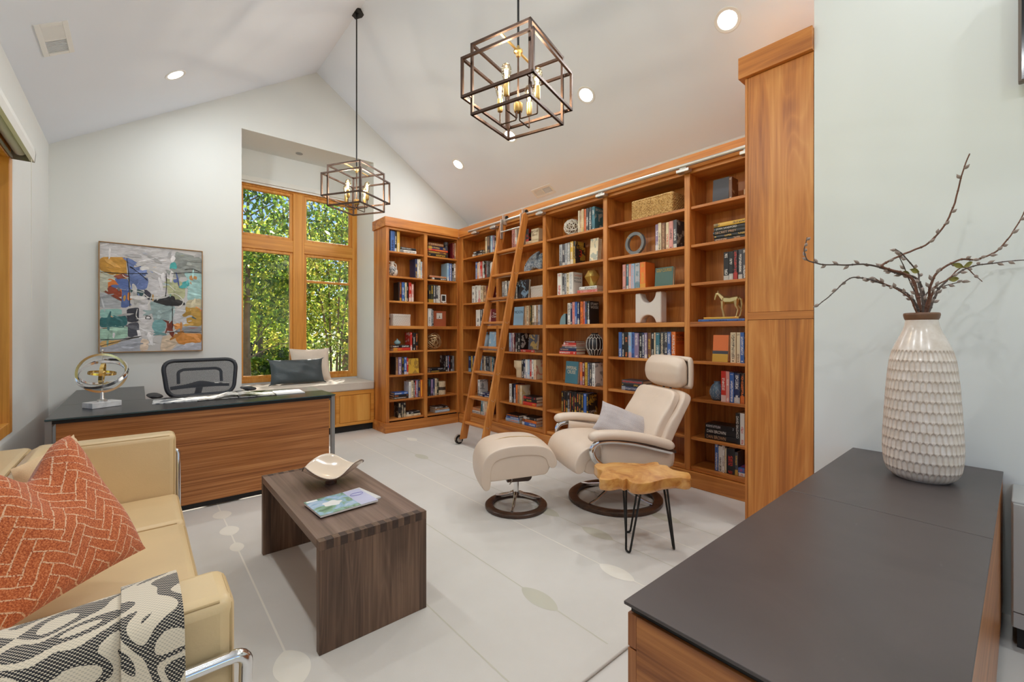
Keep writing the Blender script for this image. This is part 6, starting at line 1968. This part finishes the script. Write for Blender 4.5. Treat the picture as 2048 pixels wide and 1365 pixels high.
om = thing('ottoman', 'blush cream leather ottoman with curved saddle top on a dark ring', 'ottoman', (2.092, 2.405, RZ_), math.atan2(.47, -.88))
ring_base(om, .225, .168, .032)
spokes(om, .192, .032, .10, 3, 1.2, M['chrome'])
b = MB(); b.lathe([(.022,.08),(.024,.11),(.02,.112),(.02,.24)], 18); b.build('column', M['chrome'], om, smooth=40)
b = MB(); b.box(-.075,-.04,.19,.075,.04,.272); b.tube([(-.075,-.04,.225),(-.075,.04,.225)], .036, 16); b.build('wood_block', M['dark_ring'], om, bevel=.006, smooth=40)
b = MB(); b.tube(bez([(.03,.06,.27),(.05,.07,.24),(.045,.07,.215),(.065,.075,.19)], 4), .004, 6); b.build('lever', M['steel'], om, smooth=60)
leather_part('seat_base', [(.236,.262),(.248,.285),(.240,.355),(.195,.417),(.09,.447),(-.05,.450),(-.135,.437),(-.178,.410),(-.198,.37),(-.195,.325),(-.17,.285),(.19,.262)], .207, om, p=40)
slab_part('saddle', [(.246,.205),(.256,.28),(.248,.36),(.202,.427),(.09,.457),(-.05,.460),(-.14,.447),(-.186,.418),(-.208,.374),(-.212,.33)][::-1], .07, .214, om, dome=.012)
b = MB(); b.tube(bez([(.299,0,.28),(.289,0,.37),(.232,0,.456),(.10,0,.505),(-.05,0,.509),(-.15,0,.495),(-.212,0,.455)], 5), .0026, 6); b.build('saddle_seam', piping, om, smooth=60)

lum = Mat('diamond_weave'); nt = lum.nt; v = lum.coord('Object', (26, 26, 26)); sp = lum.node('ShaderNodeSeparateXYZ'); lum.ln(v, sp.inputs[0])
x_, y_ = E(nt, sp.outputs[0]), E(nt, sp.outputs[1]); dmd = (((x_.fract()-.5).abs()+(y_.fract()-.5).abs())*5.0).fract()
lum.color(lum.mix(dmd.lt(.42), L(200,190,186), L(146,136,136))); lum.set(.9, sheen=.2); lum.bump(dmd, .3, .002)
lp_ = pillow_mesh(.40, .27, .12, n=22, pinch=.09, seed=3).build('throw_pillow', lum.m, None, smooth=179)
_ex = Vector((.76, -.65, -.06)).normalized(); _ey = Vector((.42, .50, .76)); _ey = (_ey-_ex*_ey.dot(_ex)).normalized(); _ez = _ex.cross(_ey)
_mm = Matrix((_ex, _ey, _ez)).transposed().to_4x4(); _mm.translation = (2.795, 1.98, .585)
lp_.matrix_world = _mm @ rotz(-.38); tag(lp_, 'grey diamond-patterned throw pillow lying on the recliner seat', 'pillow')

# ------------------------------------------------------------------ live-edge side table
st = thing('side_table', 'small live-edge wood slab side table on black hairpin legs', 'table', (2.25, 1.47, RZ_))
SLAB = [(2.163, 1.746), (2.217, 1.764), (2.238, 1.728), (2.292, 1.714), (2.331, 1.685), (2.362, 1.645), (2.399, 1.609), (2.434, 1.560), (2.494, 1.550), (2.529, 1.525), (2.491, 1.488), (2.509, 1.450), (2.489, 1.424), (2.461, 1.379), (2.467, 1.324), (2.474, 1.286), (2.427, 1.248), (2.374, 1.230), (2.347, 1.279), (2.271, 1.318), (2.212, 1.328), (2.152, 1.338), (2.103, 1.358), (2.073, 1.390), (2.075, 1.424), (2.102, 1.462), (2.070, 1.464), (2.072, 1.498), (2.011, 1.515), (1.983, 1.545), (1.989, 1.570), (2.051, 1.608), (2.115, 1.645), (2.118, 1.681)]
sm = bez([(x-2.25, y-1.47, 0) for x, y in SLAB+SLAB[:1]], 3)[:-1]; n_ = len(sm)
cxm = sum(p.x for p in sm)/n_; cym = sum(p.y for p in sm)/n_
zt_, zb_ = .452-RZ_, .388-RZ_
teak = Mat('yew_slab'); v = teak.coord('Object', (5, 5, 5)); n1 = teak.noise(v, 1.1, 5, .6, 2.2)
teak.color(teak.ramp(n1, [(.28, L(150,88,40)), (.42, L(196,132,66)), (.55, L(216,160,88)), (.75, L(228,180,110))])); teak.set(.28, coat=.4)
b = MB(); lay = [(.93, zb_), (.985, zb_+.006), (1.0, zb_+.02), (.985, zt_-.022), (1.0, zt_-.008), (.985, zt_), (.80, zt_+.0005), (.4, zt_+.0005), (.02, zt_)]
vs = []; fs = []
rp = random.Random(2); jit = [rp.uniform(-.004, .004) for _ in sm]
for li, (k, z) in enumerate(lay):
    for i, p in enumerate(sm):
        q = k+(jit[i] if 0 < li < 5 else 0)
        vs.append((cxm+(p.x-cxm)*q, cym+(p.y-cym)*q, z))
for li in range(len(lay)-1):
    for i in range(n_):
        j = (i+1) % n_; fs.append((li*n_+i, li*n_+j, (li+1)*n_+j, (li+1)*n_+i))
fs.append(tuple(range(n_))[::-1]); fs.append(tuple(range((len(lay)-1)*n_, len(lay)*n_)))
b.add(vs, fs); b.build('slab', teak.m, st, smooth=50, fix=True)
for fx_, fy_, da in ((2.140, 1.480, 2.6), (2.352, 1.626, .9), (2.378, 1.330, -.9)):
    fx2, fy2 = fx_-2.25, fy_-1.47; u = Vector((-fy2, fx2, 0)).normalized(); inn = Vector((-fx2, -fy2, 0)).normalized()
    foot = Vector((fx2, fy2, .0065)); top = foot+inn*.05
    b = MB(); b.tube(round_corner([Vector((top.x, top.y, zb_))+u*.055, foot+u*.014, foot-u*.014, Vector((top.x, top.y, zb_))-u*.055], .02, 6), .0062, 8)
    b.build('hairpin_leg', M['black'], st, smooth=60)
    b = MB(); c_ = Vector((top.x, top.y, zb_)); b.box(c_.x-.03, c_.y-.03, zb_-.004, c_.x+.03, c_.y+.03, zb_); b.build('leg_plate', M['black'], st)
# ------------------------------------------------------------------ cage pendants
bulb_halo = M['bulb_glass']
def pendant(name, label, x, y, th, dz, ztop):
    t = thing(name, label, 'pendant light', (x, y, 2.70+dz), th, 'cage pendants hung from the ridge')
    z0 = 2.70
    def cage(nm, a, zb, zt):
        b = MB(); r = .0068
        e = [(-a, -a), (a, -a), (a, a), (-a, a)]
        for i in range(4):
            x0, y0 = e[i]; x1, y1 = e[(i+1) % 4]
            for z in (zb, zt): b.box(min(x0,x1)-r, min(y0,y1)-r, z-r, max(x0,x1)+r, max(y0,y1)+r, z+r)
            b.box(x0-r, y0-r, zb+r, x0+r, y0+r, zt-r)
        return b.build(nm, M['bronze'], t)
    A, B_ = .187, .226
    cage('inner_cage', A, 2.494+.007-z0, 2.896-.007-z0); cage('outer_cage', B_, 2.584+.007-z0, 2.811-.007-z0)
    zt = 2.889-z0; zb = 2.501-z0
    b = MB(); b.box(-A, -.006, zt-.0035, A, .006, zt+.0035); b.build('top_bar', M['brass'], t)
    b = MB()
    for s in (-1, 1):
        for ax in (0, 1):                                      # short ties joining the two cages
            for q in (-1, 1):
                if ax == 0: b.box(min(s*A, s*B_), q*A-.004, 2.584+.003-z0, max(s*A, s*B_), q*A+.004, 2.584+.011-z0)
    b.build('cage_ties', M['bronze'], t)
    b = MB(); b.tube([(0,0,2.56-z0),(0,0,zt)], .0055, 10); b.build('stem', M['bronze'], t, smooth=40)
    b = MB(); b.lathe([(.012,-.03),(.014,-.012),(.026,-.006),(.026,.004),(.010,.010),(.008,.03)], 20, c=(0,0,zt)); b.build('top_hub', M['brass'], t, smooth=40)
    b = MB(); zc = 2.575-z0
    b.lathe([(.018,-.035),(.022,-.033),(.026,-.02),(.026,.012),(.020,.018),(.006,.02)], 24, c=(0,0,zc)); b.build('hub', M['brass'], t, smooth=40)
    H = ztop-(2.70+dz)
    b = MB(); b.tube([(0,0,zt+.02),(0,0,H-.05)], .0065, 10); b.build('rod', M['black'], t, smooth=40)
    b = MB(); b.tube([(0,0,H-.06),(0,0,H-.03)], .011, 12); b.lathe([(.02,-.035),(.02,-.028)], 12, c=(0,0,H)); b.build('swivel', M['black'], t, smooth=40)
    b = MB(); b.box(-.062,-.062,H-.03,.062,.062,H+.04); b.build('canopy', M['black'], t, bevel=.003)
    for k in range(4):
        a = PI/2*k; c, s = math.cos(a), math.sin(a); R = .125
        zs = 2.60-z0
        b = MB(); b.tube(round_corner([(c*.015, s*.015, zc-.03), (c*.015, s*.015, zc-.075), (c*R, s*R, zc-.075), (c*R, s*R, zs-.022)], .006, 3), .0042, 8)
        arm_ = b.build('arm', M['bronze'], t, smooth=60)
        b = MB(); b.lathe([(.006,-.026),(.014,-.022),(.0165,-.012),(.0165,.05),(.014,.052)], 18, c=(c*R, s*R, zs)); sk = b.build('socket', M['brass'], arm_, smooth=40)
        b = MB(); b.lathe([(.012,.05),(.014,.058),(.022,.082),(.0285,.108),(.0285,.125),(.022,.144),(.010,.153),(.0005,.155)], 20, c=(c*R, s*R, zs), capb=False, capt=False)
        b.build('bulb', bulb_halo, arm_, smooth=60)
        b = MB()
        for q in range(6):
            aa = 2*PI*q/6
            b.tube([(c*R+.006*math.cos(aa), s*R+.006*math.sin(aa), zs+.072), (c*R+.010*math.cos(aa+.4), s*R+.010*math.sin(aa+.4), zs+.122)], .0013, 5)
        b.build('filament', M['filament'], arm_, smooth=60)
        ld = bpy.data.lights.new('bulb_light', 'POINT'); ld.energy = BULB_W; ld.color = (1, .93, .83); ld.shadow_soft_size = .012
        lo = bpy.data.objects.new('bulb_light', ld); COL.objects.link(lo); lo.parent = t; lo.location = (c*R, s*R, zs+.10)
    return t
pendant('cage_pendant', 'near cage pendant, largest, with four filament bulbs in bronze box frame', 1.650, 1.878, .298, 0.0, RZ)
pendant('cage_pendant', 'far smaller cage pendant hanging before the back window on black rod', 1.649, 4.311, .537, .012, RZ)

# ------------------------------------------------------------------ credenza in the foreground
cr = thing('credenza', 'long walnut credenza with etched black glass tops in the right foreground', 'cabinet', (1.95, .33, 0))
def cpart(name, boxes, m, bevel=.0015):
    b = MB()
    for q in boxes: b.box(q[0]-1.95, q[1]-.33, q[2], q[3]-1.95, q[4]-.33, q[5])
    return b.build(name, m, cr, bevel=bevel)
ZC = .65; KX0, KX1, KY0, KY1 = .868, 2.985, .062, .612
cpart('glass_top', [(1.9845, KY0, ZC-.008, KX1, KY1, ZC)], M['etched'])
cpart('glass_top', [(KX0, KY0, ZC-.008, 1.9815, KY1, ZC)], M['etched'])
cpart('subtop', [(KX0+.012, KY0+.006, ZC-.024, KX1-.004, KY1-.012, ZC-.0085)], M['black'])
cpart('end_panel', [(KX0+.006, KY0+.002, .06, KX0+.026, KY1-.030, ZC-.025)], M['walnutY'])
cpart('carcass', [(KX0+.027, KY0+.002, .06, KX1-.004, KY1-.032, ZC-.025)], M['walnutX'])
for k in range(4):
    w = (KX1-KX0-.01)/4; x0 = KX0+.006+k*w
    cpart('drawer', [(x0+.0015, KY1-.029, ZC-.105, x0+w-.0015, KY1-.006, ZC-.027)], M['walnutZ'])
    cpart('door', [(x0+.0015, KY1-.029, .065, x0+w-.0015, KY1-.006, ZC-.109)], M['walnutZ'])
cpart('plinth', [(KX0+.06, KY0+.03, 0, KX1-.01, KY1-.08, .06)], M['black'])

# ------------------------------------------------------------------ dimpled vase with budding branches
VX, VY = 2.585, .290
vs_ = thing('floor_vase', 'tall pale dimpled ceramic vase with brown rim on the credenza', 'vase', (VX, VY, ZC+.0006))
vprof = [(0.0894,0.000),(0.1118,0.012),(0.1252,0.045),(0.1311,0.090),(0.1326,0.140),(0.1296,0.220),(0.1244,0.310),(0.1192,0.400),(0.1140,0.460),(0.1088,0.510),(0.0983,0.555),(0.0805,0.600),(0.0626,0.640),(0.0551,0.670),(0.0536,0.690)]
def vrad(z):
    for (r0_, z0_), (r1_, z1_) in zip(vprof, vprof[1:]):
        if z <= z1_: return r0_+(r1_-r0_)*(z-z0_)/(z1_-z0_)
    return vprof[-1][0]
# smooth radius table
_zs = [i*.69/160 for i in range(161)]; _rs = [vrad(z) for z in _zs]
for _ in range(14): _rs = [_rs[0]]+[(_rs[i-1]+2*_rs[i]+_rs[i+1])/4 for i in range(1, 160)]+[_rs[160]]
def vr2(z):
    f = min(159.999, max(0, z/.69*160)); i = int(f); return _rs[i]+(_rs[i+1]-_rs[i])*(f-i)
NR, NC = 13, 40
ZD0, ZD1 = .008, .556
def vasef(u, v):
    z = .69*v; r = vr2(z); a = 2*PI*u
    d = 0
    if ZD0 < z < ZD1:
        f = (z-ZD0)/(ZD1-ZD0)*NR; row = int(f); fv = f-row
        fu = (u*NC+(.5 if row % 2 else 0)) % 1.0
        x = (fu-.5)/.43
        if abs(x) < 1:                                         # a scooped thumb mark under a round arch
            top = .97-.30*x*x; e = top-fv
            if e > 0: d = .0062*(1-x**4)*min(1, e/.13)*(fv/top)**.55
    r -= d
    return (r*math.cos(a), r*math.sin(a), z)
b = MB(); b.grid(vasef, NC*9, 208, cu=True, caps=False); b.add([(.0885*math.cos(2*PI*i/60), .0885*math.sin(2*PI*i/60), .0005) for i in range(60)], [tuple(range(60))[::-1]])
me = b.mesh('body', [M['wall']], 179)
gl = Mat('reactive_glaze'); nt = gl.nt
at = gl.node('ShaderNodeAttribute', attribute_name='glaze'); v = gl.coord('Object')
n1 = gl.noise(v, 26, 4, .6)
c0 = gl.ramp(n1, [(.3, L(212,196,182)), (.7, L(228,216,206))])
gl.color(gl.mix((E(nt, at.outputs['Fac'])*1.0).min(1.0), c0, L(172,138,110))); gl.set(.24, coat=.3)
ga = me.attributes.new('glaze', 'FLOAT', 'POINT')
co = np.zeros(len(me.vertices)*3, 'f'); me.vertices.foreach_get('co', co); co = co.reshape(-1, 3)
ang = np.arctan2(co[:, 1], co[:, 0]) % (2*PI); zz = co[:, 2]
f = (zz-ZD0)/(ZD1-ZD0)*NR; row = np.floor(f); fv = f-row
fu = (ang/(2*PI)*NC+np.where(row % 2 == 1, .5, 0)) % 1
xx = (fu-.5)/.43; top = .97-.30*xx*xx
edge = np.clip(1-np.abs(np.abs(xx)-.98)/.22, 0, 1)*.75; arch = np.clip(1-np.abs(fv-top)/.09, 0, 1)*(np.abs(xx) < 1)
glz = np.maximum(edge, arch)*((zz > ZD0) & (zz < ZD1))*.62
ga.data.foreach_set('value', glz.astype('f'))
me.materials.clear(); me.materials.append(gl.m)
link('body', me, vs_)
b = MB(); b.lathe([(.0538,.684),(.0575,.692),(.0605,.706),(.0595,.714),(.055,.716),(.049,.71),(.046,.69),(.046,.62)], 48, capb=False, capt=False); b.build('rim', plain('brown_rim_glaze', L(112,76,52), .45, var=.15, vscale=40), vs_, smooth=60)
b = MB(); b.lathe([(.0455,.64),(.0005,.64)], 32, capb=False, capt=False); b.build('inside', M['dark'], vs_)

br = thing('branches', 'bare budding branches with furry catkins standing in the dimpled vase', 'branches', (VX, VY, ZC+.66))
bark = plain('grey_brown_bark', L(86,72,66), .75, var=.25, vscale=60); bark2 = plain('red_brown_bark', L(104,66,48), .7, var=.25, vscale=60)
bud_m = cloth('catkin', L(148,130,120), .15, 500, .3); leaf_m = plain('olive_leaf', L(140,132,62), .6, var=.2, vscale=30)
from mathutils import noise as _ns
STEMS = [([(2.596, 0.291, 1.337), (2.587, 0.298, 1.402), (2.593, 0.32, 1.513), (2.577, 0.36, 1.549), (2.531, 0.412, 1.573), (2.56, 0.388, 1.607), (2.662, 0.287, 1.672), (2.702, 0.227, 1.756), (2.715, 0.19, 1.882), (2.703, 0.174, 1.972), (2.713, 0.152, 2.05)], 0.0048), ([(2.635, 0.284, 1.337), (2.638, 0.282, 1.414), (2.637, 0.309, 1.516), (2.587, 0.378, 1.552), (2.527, 0.456, 1.589), (2.465, 0.535, 1.592), (2.401, 0.615, 1.6), (2.369, 0.656, 1.62), (2.357, 0.666, 1.666), (2.367, 0.657, 1.725)], 0.0042), ([(2.555, 0.3, 1.336), (2.547, 0.307, 1.401), (2.501, 0.333, 1.454), (2.41, 0.384, 1.484), (2.349, 0.423, 1.504), (2.304, 0.448, 1.513), (2.252, 0.48, 1.501), (2.184, 0.524, 1.434), (2.136, 0.552, 1.396)], 0.0038), ([(2.617, 0.273, 1.337), (2.617, 0.273, 1.413), (2.6, 0.262, 1.487), (2.615, 0.235, 1.55), (2.681, 0.18, 1.593), (2.715, 0.137, 1.592), (2.765, 0.081, 1.622), (2.79, 0.047, 1.673), (2.822, 0.019, 1.736), (2.846, -0.001, 1.799)], 0.0042), ([(2.669, 0.269, 1.338), (2.675, 0.263, 1.415), (2.727, 0.245, 1.484), (2.792, 0.203, 1.541), (2.858, 0.16, 1.576), (2.933, 0.109, 1.593), (2.955, 0.056, 1.598), (2.955, -0.005, 1.599)], 0.004), ([(2.563, 0.28, 1.336), (2.56, 0.283, 1.422), (2.56, 0.295, 1.487), (2.584, 0.301, 1.544), (2.541, 0.338, 1.609), (2.524, 0.352, 1.631), (2.508, 0.366, 1.646)], 0.0034), ([(2.566, 0.265, 1.335), (2.572, 0.259, 1.421), (2.571, 0.247, 1.473), (2.598, 0.211, 1.504), (2.646, 0.17, 1.557), (2.686, 0.136, 1.525), (2.708, 0.116, 1.495)], 0.003), ([(2.669, 0.295, 1.338), (2.672, 0.292, 1.428), (2.71, 0.273, 1.473), (2.772, 0.233, 1.492), (2.829, 0.197, 1.509), (2.846, 0.183, 1.516)], 0.0028), ([(2.645, 0.302, 1.338), (2.635, 0.311, 1.438), (2.621, 0.335, 1.517), (2.614, 0.355, 1.586), (2.595, 0.371, 1.642)], 0.0028), ([(2.516, 0.293, 1.335), (2.494, 0.313, 1.42), (2.45, 0.35, 1.463), (2.389, 0.389, 1.491), (2.365, 0.41, 1.514)], 0.0028)]
rb = random.Random(21)
for si, (pts, r0) in enumerate(STEMS):
    def neck(x, y, z):                                          # gather the stems inside the mouth of the vase
        k = 1.0 if z > 1.42 or math.hypot(x-VX, y-VY) > .11 else max(.45, .45+.55*(z-1.36)/.06)
        return ((x-VX)*k, (y-VY)*k, z-ZC-.66)
    P = bez([neck(*q) for q in pts], 7); n_ = len(P)
    P = [p+Vector((_ns.noise(p*23+Vector((si, 0, 0))), _ns.noise(p*23+Vector((0, si, 5))), _ns.noise(p*23+Vector((9, 0, si)))))*.0035 for p in P]
    rad = [r0*1.35*(1-.66*i/(n_-1)) for i in range(n_)]
    b = MB(); b.tube(P, rad, 7)
    for i in range(5, n_-1, 4): b.ball(tuple(P[i]), rad[i]*1.35, 7, 5)
    o = b.build('branch', bark if si % 3 else bark2, br, smooth=60)
    b = MB(); lf = MB(); nb = 0
    for i in range(7 if n_ > 20 else 4, n_, 3 if si < 4 else 4):
        if rb.random() < .25: continue
        d = (P[min(i+1, n_-1)]-P[i-1]).normalized(); side = d.cross(Vector((rb.uniform(-1,1), rb.uniform(-1,1), rb.uniform(-.2,1)))).normalized()
        ax = (d*.8+side*.6).normalized(); L_ = rb.uniform(.017, .028); q0 = P[i]+side*rad[i]
        w = [.002, .0055, .007, .0058, .0028, .0004]
        b.tube([q0+ax*L_*k/5 for k in range(6)], w, 7); nb += 1
    if nb: b.build('buds', bud_m, o, smooth=60)['kind'] = 'stuff'
for si_, pi_, ax in ((6, 4, (.25,-.2,.2)), (6, 3, (.3,-.25,.05)), (5, 3, (-.3,.2,.1)), (0, 3, (.3,-.2,-.05)), (6, 4, (-.2,.2,.1))):
    px_, py_, pz_ = STEMS[si_][0][pi_]
    b = MB(); base = Vector((px_-VX, py_-VY, pz_-ZC-.66)); ax = Vector(ax).normalized(); sd = ax.cross(Vector((.6,.75,.2))).normalized(); up = ax.cross(sd)
    def lf_(u, v): return base+ax*(.045*v)+sd*((2*u-1)*.011*math.sin(PI*min(.98, v*.94+.03)))+up*(.006*(2*u-1)**2)
    b.grid(lf_, 4, 8); b.build('leaf', leaf_m, br, smooth=60)

# ------------------------------------------------------------------ television and grey unit at the right edge
tv = thing('television', 'dark flat television mounted high on the white wall', 'television', (2.93, -.62, 2.65))
b = MB(); b.box(-.02, -.64, -.28, .02, .638, .28); b.build('housing', plain('tv_housing', L(112,100,92), .5, .2), tv, bevel=.006)
b = MB(); b.box(-.0225, -.63, -.272, -.0205, .628, .272); b.build('screen', plain('tv_screen', L(22,22,24), .12), tv)
b = MB(); b.box(.02, -.2, -.15, .0695, .2, .15); b.build('bracket', M['black'], tv)
un = thing('media_unit', 'pale grey storage unit against the white wall past the credenza', 'cabinet', (2.84, -.55, 0))
gun = plain('pale_grey_lacquer', L(176,175,172), .4, var=.02)
b = MB(); b.box(-.15, -.5, .09, .156, .585, .60); b.build('carcass', gun, un, bevel=.004)
for y0, y1 in ((-.495, .04), (.046, .58)):
    b = MB(); b.box(-.166, y0, .16, -.1505, y1, .592); b.build('door', gun, un, bevel=.002)
b = MB(); b.box(-.162, -.495, .095, -.151, .58, .155); b.build('lower_rail', gun, un, bevel=.002)
b = MB(); b.box(-.12, -.48, 0, .14, .57, .09); b.build('plinth', M['dark'], un)
# ------------------------------------------------------------------ garden seen through the windows
gm_ = Mat('garden_ground'); v = gm_.coord('Object'); n1 = gm_.noise(v, .5, 5, .6)
gm_.color(gm_.ramp(n1, [(.35, L(70,92,40)), (.5, L(112,126,62)), (.65, L(150,146,96))])); gm_.set(.95)
b = MB(); b.box(-60, 6.6, -.5, 80, 120, -.3); b.box(-60, -60, -.5, -1.0, 6.6, -.3); b.box(-1.0, -60, -.5, 80, YF-.4, -.3)
struct('ground', b, gm_.m)
pv = plain('pale_paving', L(206,188,160), .9, var=.08, vscale=.8)
b = MB(); b.box(-4, 13.2, -.3, 12, 16.2, -.27); struct('garden_path', b, pv)

def leaf_mat(name, tint):
    m = Mat(name); nt = m.nt
    at = m.node('ShaderNodeAttribute', attribute_name='leaf_tone')
    c = m.ramp(at.outputs['Fac'], tint)
    d = m.node('ShaderNodeBsdfDiffuse'); t_ = m.node('ShaderNodeBsdfTranslucent'); g = m.node('ShaderNodeBsdfGlossy'); g.inputs['Roughness'].default_value = .35
    for q in (d, t_): m.ln(c, q.inputs[0])
    a = m.node('ShaderNodeMixShader'); a.inputs[0].default_value = .5; m.ln(d.outputs[0], a.inputs[1]); m.ln(t_.outputs[0], a.inputs[2])
    bmx = m.node('ShaderNodeMixShader'); bmx.inputs[0].default_value = .05; m.ln(a.outputs[0], bmx.inputs[1]); m.ln(g.outputs[0], bmx.inputs[2])
    m.ln(bmx.outputs[0], nt.nodes['Material Output'].inputs[0])
    return m.m
lg = leaf_mat('leaf_green', [(0, L(48,74,26)), (.45, L(96,132,46)), (.75, L(190,206,80)), (1, L(240,216,90))])
lm_ = leaf_mat('leaf_mid', [(0, L(52,76,28)), (.4, L(96,124,46)), (.75, L(168,176,74)), (1, L(232,206,96))])
ly = leaf_mat('leaf_yellow_green', [(0, L(112,140,50)), (.4, L(178,198,72)), (.75, L(226,222,104)), (1, L(246,216,104))])
ld_ = leaf_mat('leaf_dark', [(0, L(60,86,36)), (.5, L(104,132,54)), (1, L(176,186,76))])
trunk_m = plain('grey_trunk', L(104,88,74), .9, var=.25, vscale=9)
nrng = np.random.default_rng(5)
def tree(name, label, x, y, h, cr_, cz, n, leaf, lm, trunk_r=.09, lean=0, stems=1, squash=1.0, clusters=26, cat='tree'):
    t = thing(name, label, cat, (x, y, -.3))
    rt = random.Random(int(x*100+y*10))
    b = MB(); tips = []
    for s in range(stems):
        a0 = 2*PI*s/max(1, stems); dx, dy = (.12*math.cos(a0), .12*math.sin(a0)) if stems > 1 else (0, 0)
        top = Vector((lean+dx*5, dy*5, h*.92))
        tr = bez([(dx, dy, 0), (dx*1.5+rt.uniform(-.05,.05), dy*1.5, h*.3), (top.x*.6, top.y*.6, h*.6), tuple(top)], 5)
        b.tube(tr, [trunk_r*(1-.8*i/(len(tr)-1)) for i in range(len(tr))], 8)
        for k in range(9):
            i = rt.randint(int(len(tr)*.3), len(tr)-2); p = tr[i]; a = rt.uniform(0, 2*PI); l = cr_*rt.uniform(.5, .95)
            e = p+Vector((math.cos(a)*l, math.sin(a)*l, rt.uniform(.1,.7)*l)); mid = p.lerp(e, .5)+Vector((0,0,.1*l))
            b.tube(bez([p, mid, e], 4), [trunk_r*.2*(1-.85*q/8) for q in range(9)], 6); tips.append(e)
    b.build('trunk', trunk_m, t, smooth=60)
    # leaves gathered in clusters round the twigs
    cc = nrng.normal(size=(clusters, 3)); cc /= np.linalg.norm(cc, axis=1)[:, None]; cc *= (nrng.random(clusters)**.4)[:, None]*cr_*.85
    cc[:, 2] = cc[:, 2]*squash+cz+.3; cc[:, 0] += lean*.6
    own = nrng.integers(0, clusters, n)
    c = cc[own]+nrng.normal(size=(n, 3))*np.array([.30, .30, .17*max(.6, squash)])*cr_*.5
    d = nrng.normal(size=(n, 3)); d[:, 2] -= .5; d /= np.linalg.norm(d, axis=1)[:, None]
    u = np.cross(d, nrng.normal(size=(n, 3))); u /= np.linalg.norm(u, axis=1)[:, None]; w = np.cross(d, u)
    s = leaf*(.6+.8*nrng.random(n))[:, None]
    V = np.empty((n, 6, 3)); V[:, 0] = c; V[:, 1] = c+d*s*.28+u*s*.24+w*s*.05; V[:, 2] = c+d*s*.62+u*s*.19+w*s*.04; V[:, 3] = c+d*s-w*s*.08; V[:, 4] = c+d*s*.62-u*s*.19+w*s*.04; V[:, 5] = c+d*s*.28-u*s*.24+w*s*.05
    me = bpy.data.meshes.new('foliage'); me.vertices.add(n*6); me.vertices.foreach_set('co', V.ravel().astype('f'))
    me.loops.add(n*6); me.loops.foreach_set('vertex_index', np.arange(n*6, dtype='i')); me.polygons.add(n); me.polygons.foreach_set('loop_start', np.arange(0, n*6, 6, dtype='i'))
    me.update(calc_edges=True)
    tone = np.clip(nrng.random(n)*.55+(nrng.random(clusters)[own])*.5-.05, 0, 1)
    at = me.attributes.new('leaf_tone', 'FLOAT', 'POINT'); at.data.foreach_set('value', np.repeat(tone, 6).astype('f'))
    me.materials.append(lm); o = link('foliage', me, t); o['kind'] = 'stuff'
    return t
tree('shade_tree', 'leafy green tree with pale trunk at the left side of the back window', 1.55, 9.4, 4.6, 1.75, 3.0, 5200, .115, lg, .085, 0, 1, 1.0, 40)
tree('maple_tree', 'fine-leaved multi-stemmed tree filling the right half of the back window', 3.05, 9.2, 4.8, 1.85, 2.6, 8500, .085, lm_, .03, 0, 4, 1.25, 60)
tree('yellow_tree', 'bright yellow-green tree behind the others in the middle of the window', 2.35, 12.4, 5.4, 2.2, 2.2, 6500, .13, ly, .08, 0, 1, 1.05, 44)
tree('far_tree', 'tall green tree far back on the right beyond the window', 5.1, 14.2, 7.0, 2.9, 2.7, 4500, .17, lg, .14, 0, 1, 1.2, 40)
tree('far_tree', 'dark green tree far back on the left beyond the window', 1.1, 17.5, 6.4, 2.6, 2.4, 4000, .22, ld_, .14, 0, 1, 1.0, 36)
tree('low_shrub', 'low dark shrub at the foot of the garden on the right', 3.3, 7.9, 1.1, .62, .55, 2600, .09, ld_, .03, 0, 3, .8, 16, 'shrub')
tree('low_shrub', 'round green shrub beside the pale garden path', 2.35, 12.0, 1.2, .7, .5, 2200, .11, lg, .03, 0, 3, .8, 16, 'shrub')
tree('hedge', 'long dark hedge closing the far end of the garden', 4.0, 22.0, 3.0, 2.6, 1.2, 6000, .3, ld_, .1, 0, 2, .8, 30, 'hedge')
tree('hedge', 'dense hedge beyond the path behind the left tree', .2, 21.0, 3.0, 2.8, 1.3, 6000, .3, lg, .1, 0, 2, .8, 30, 'hedge')
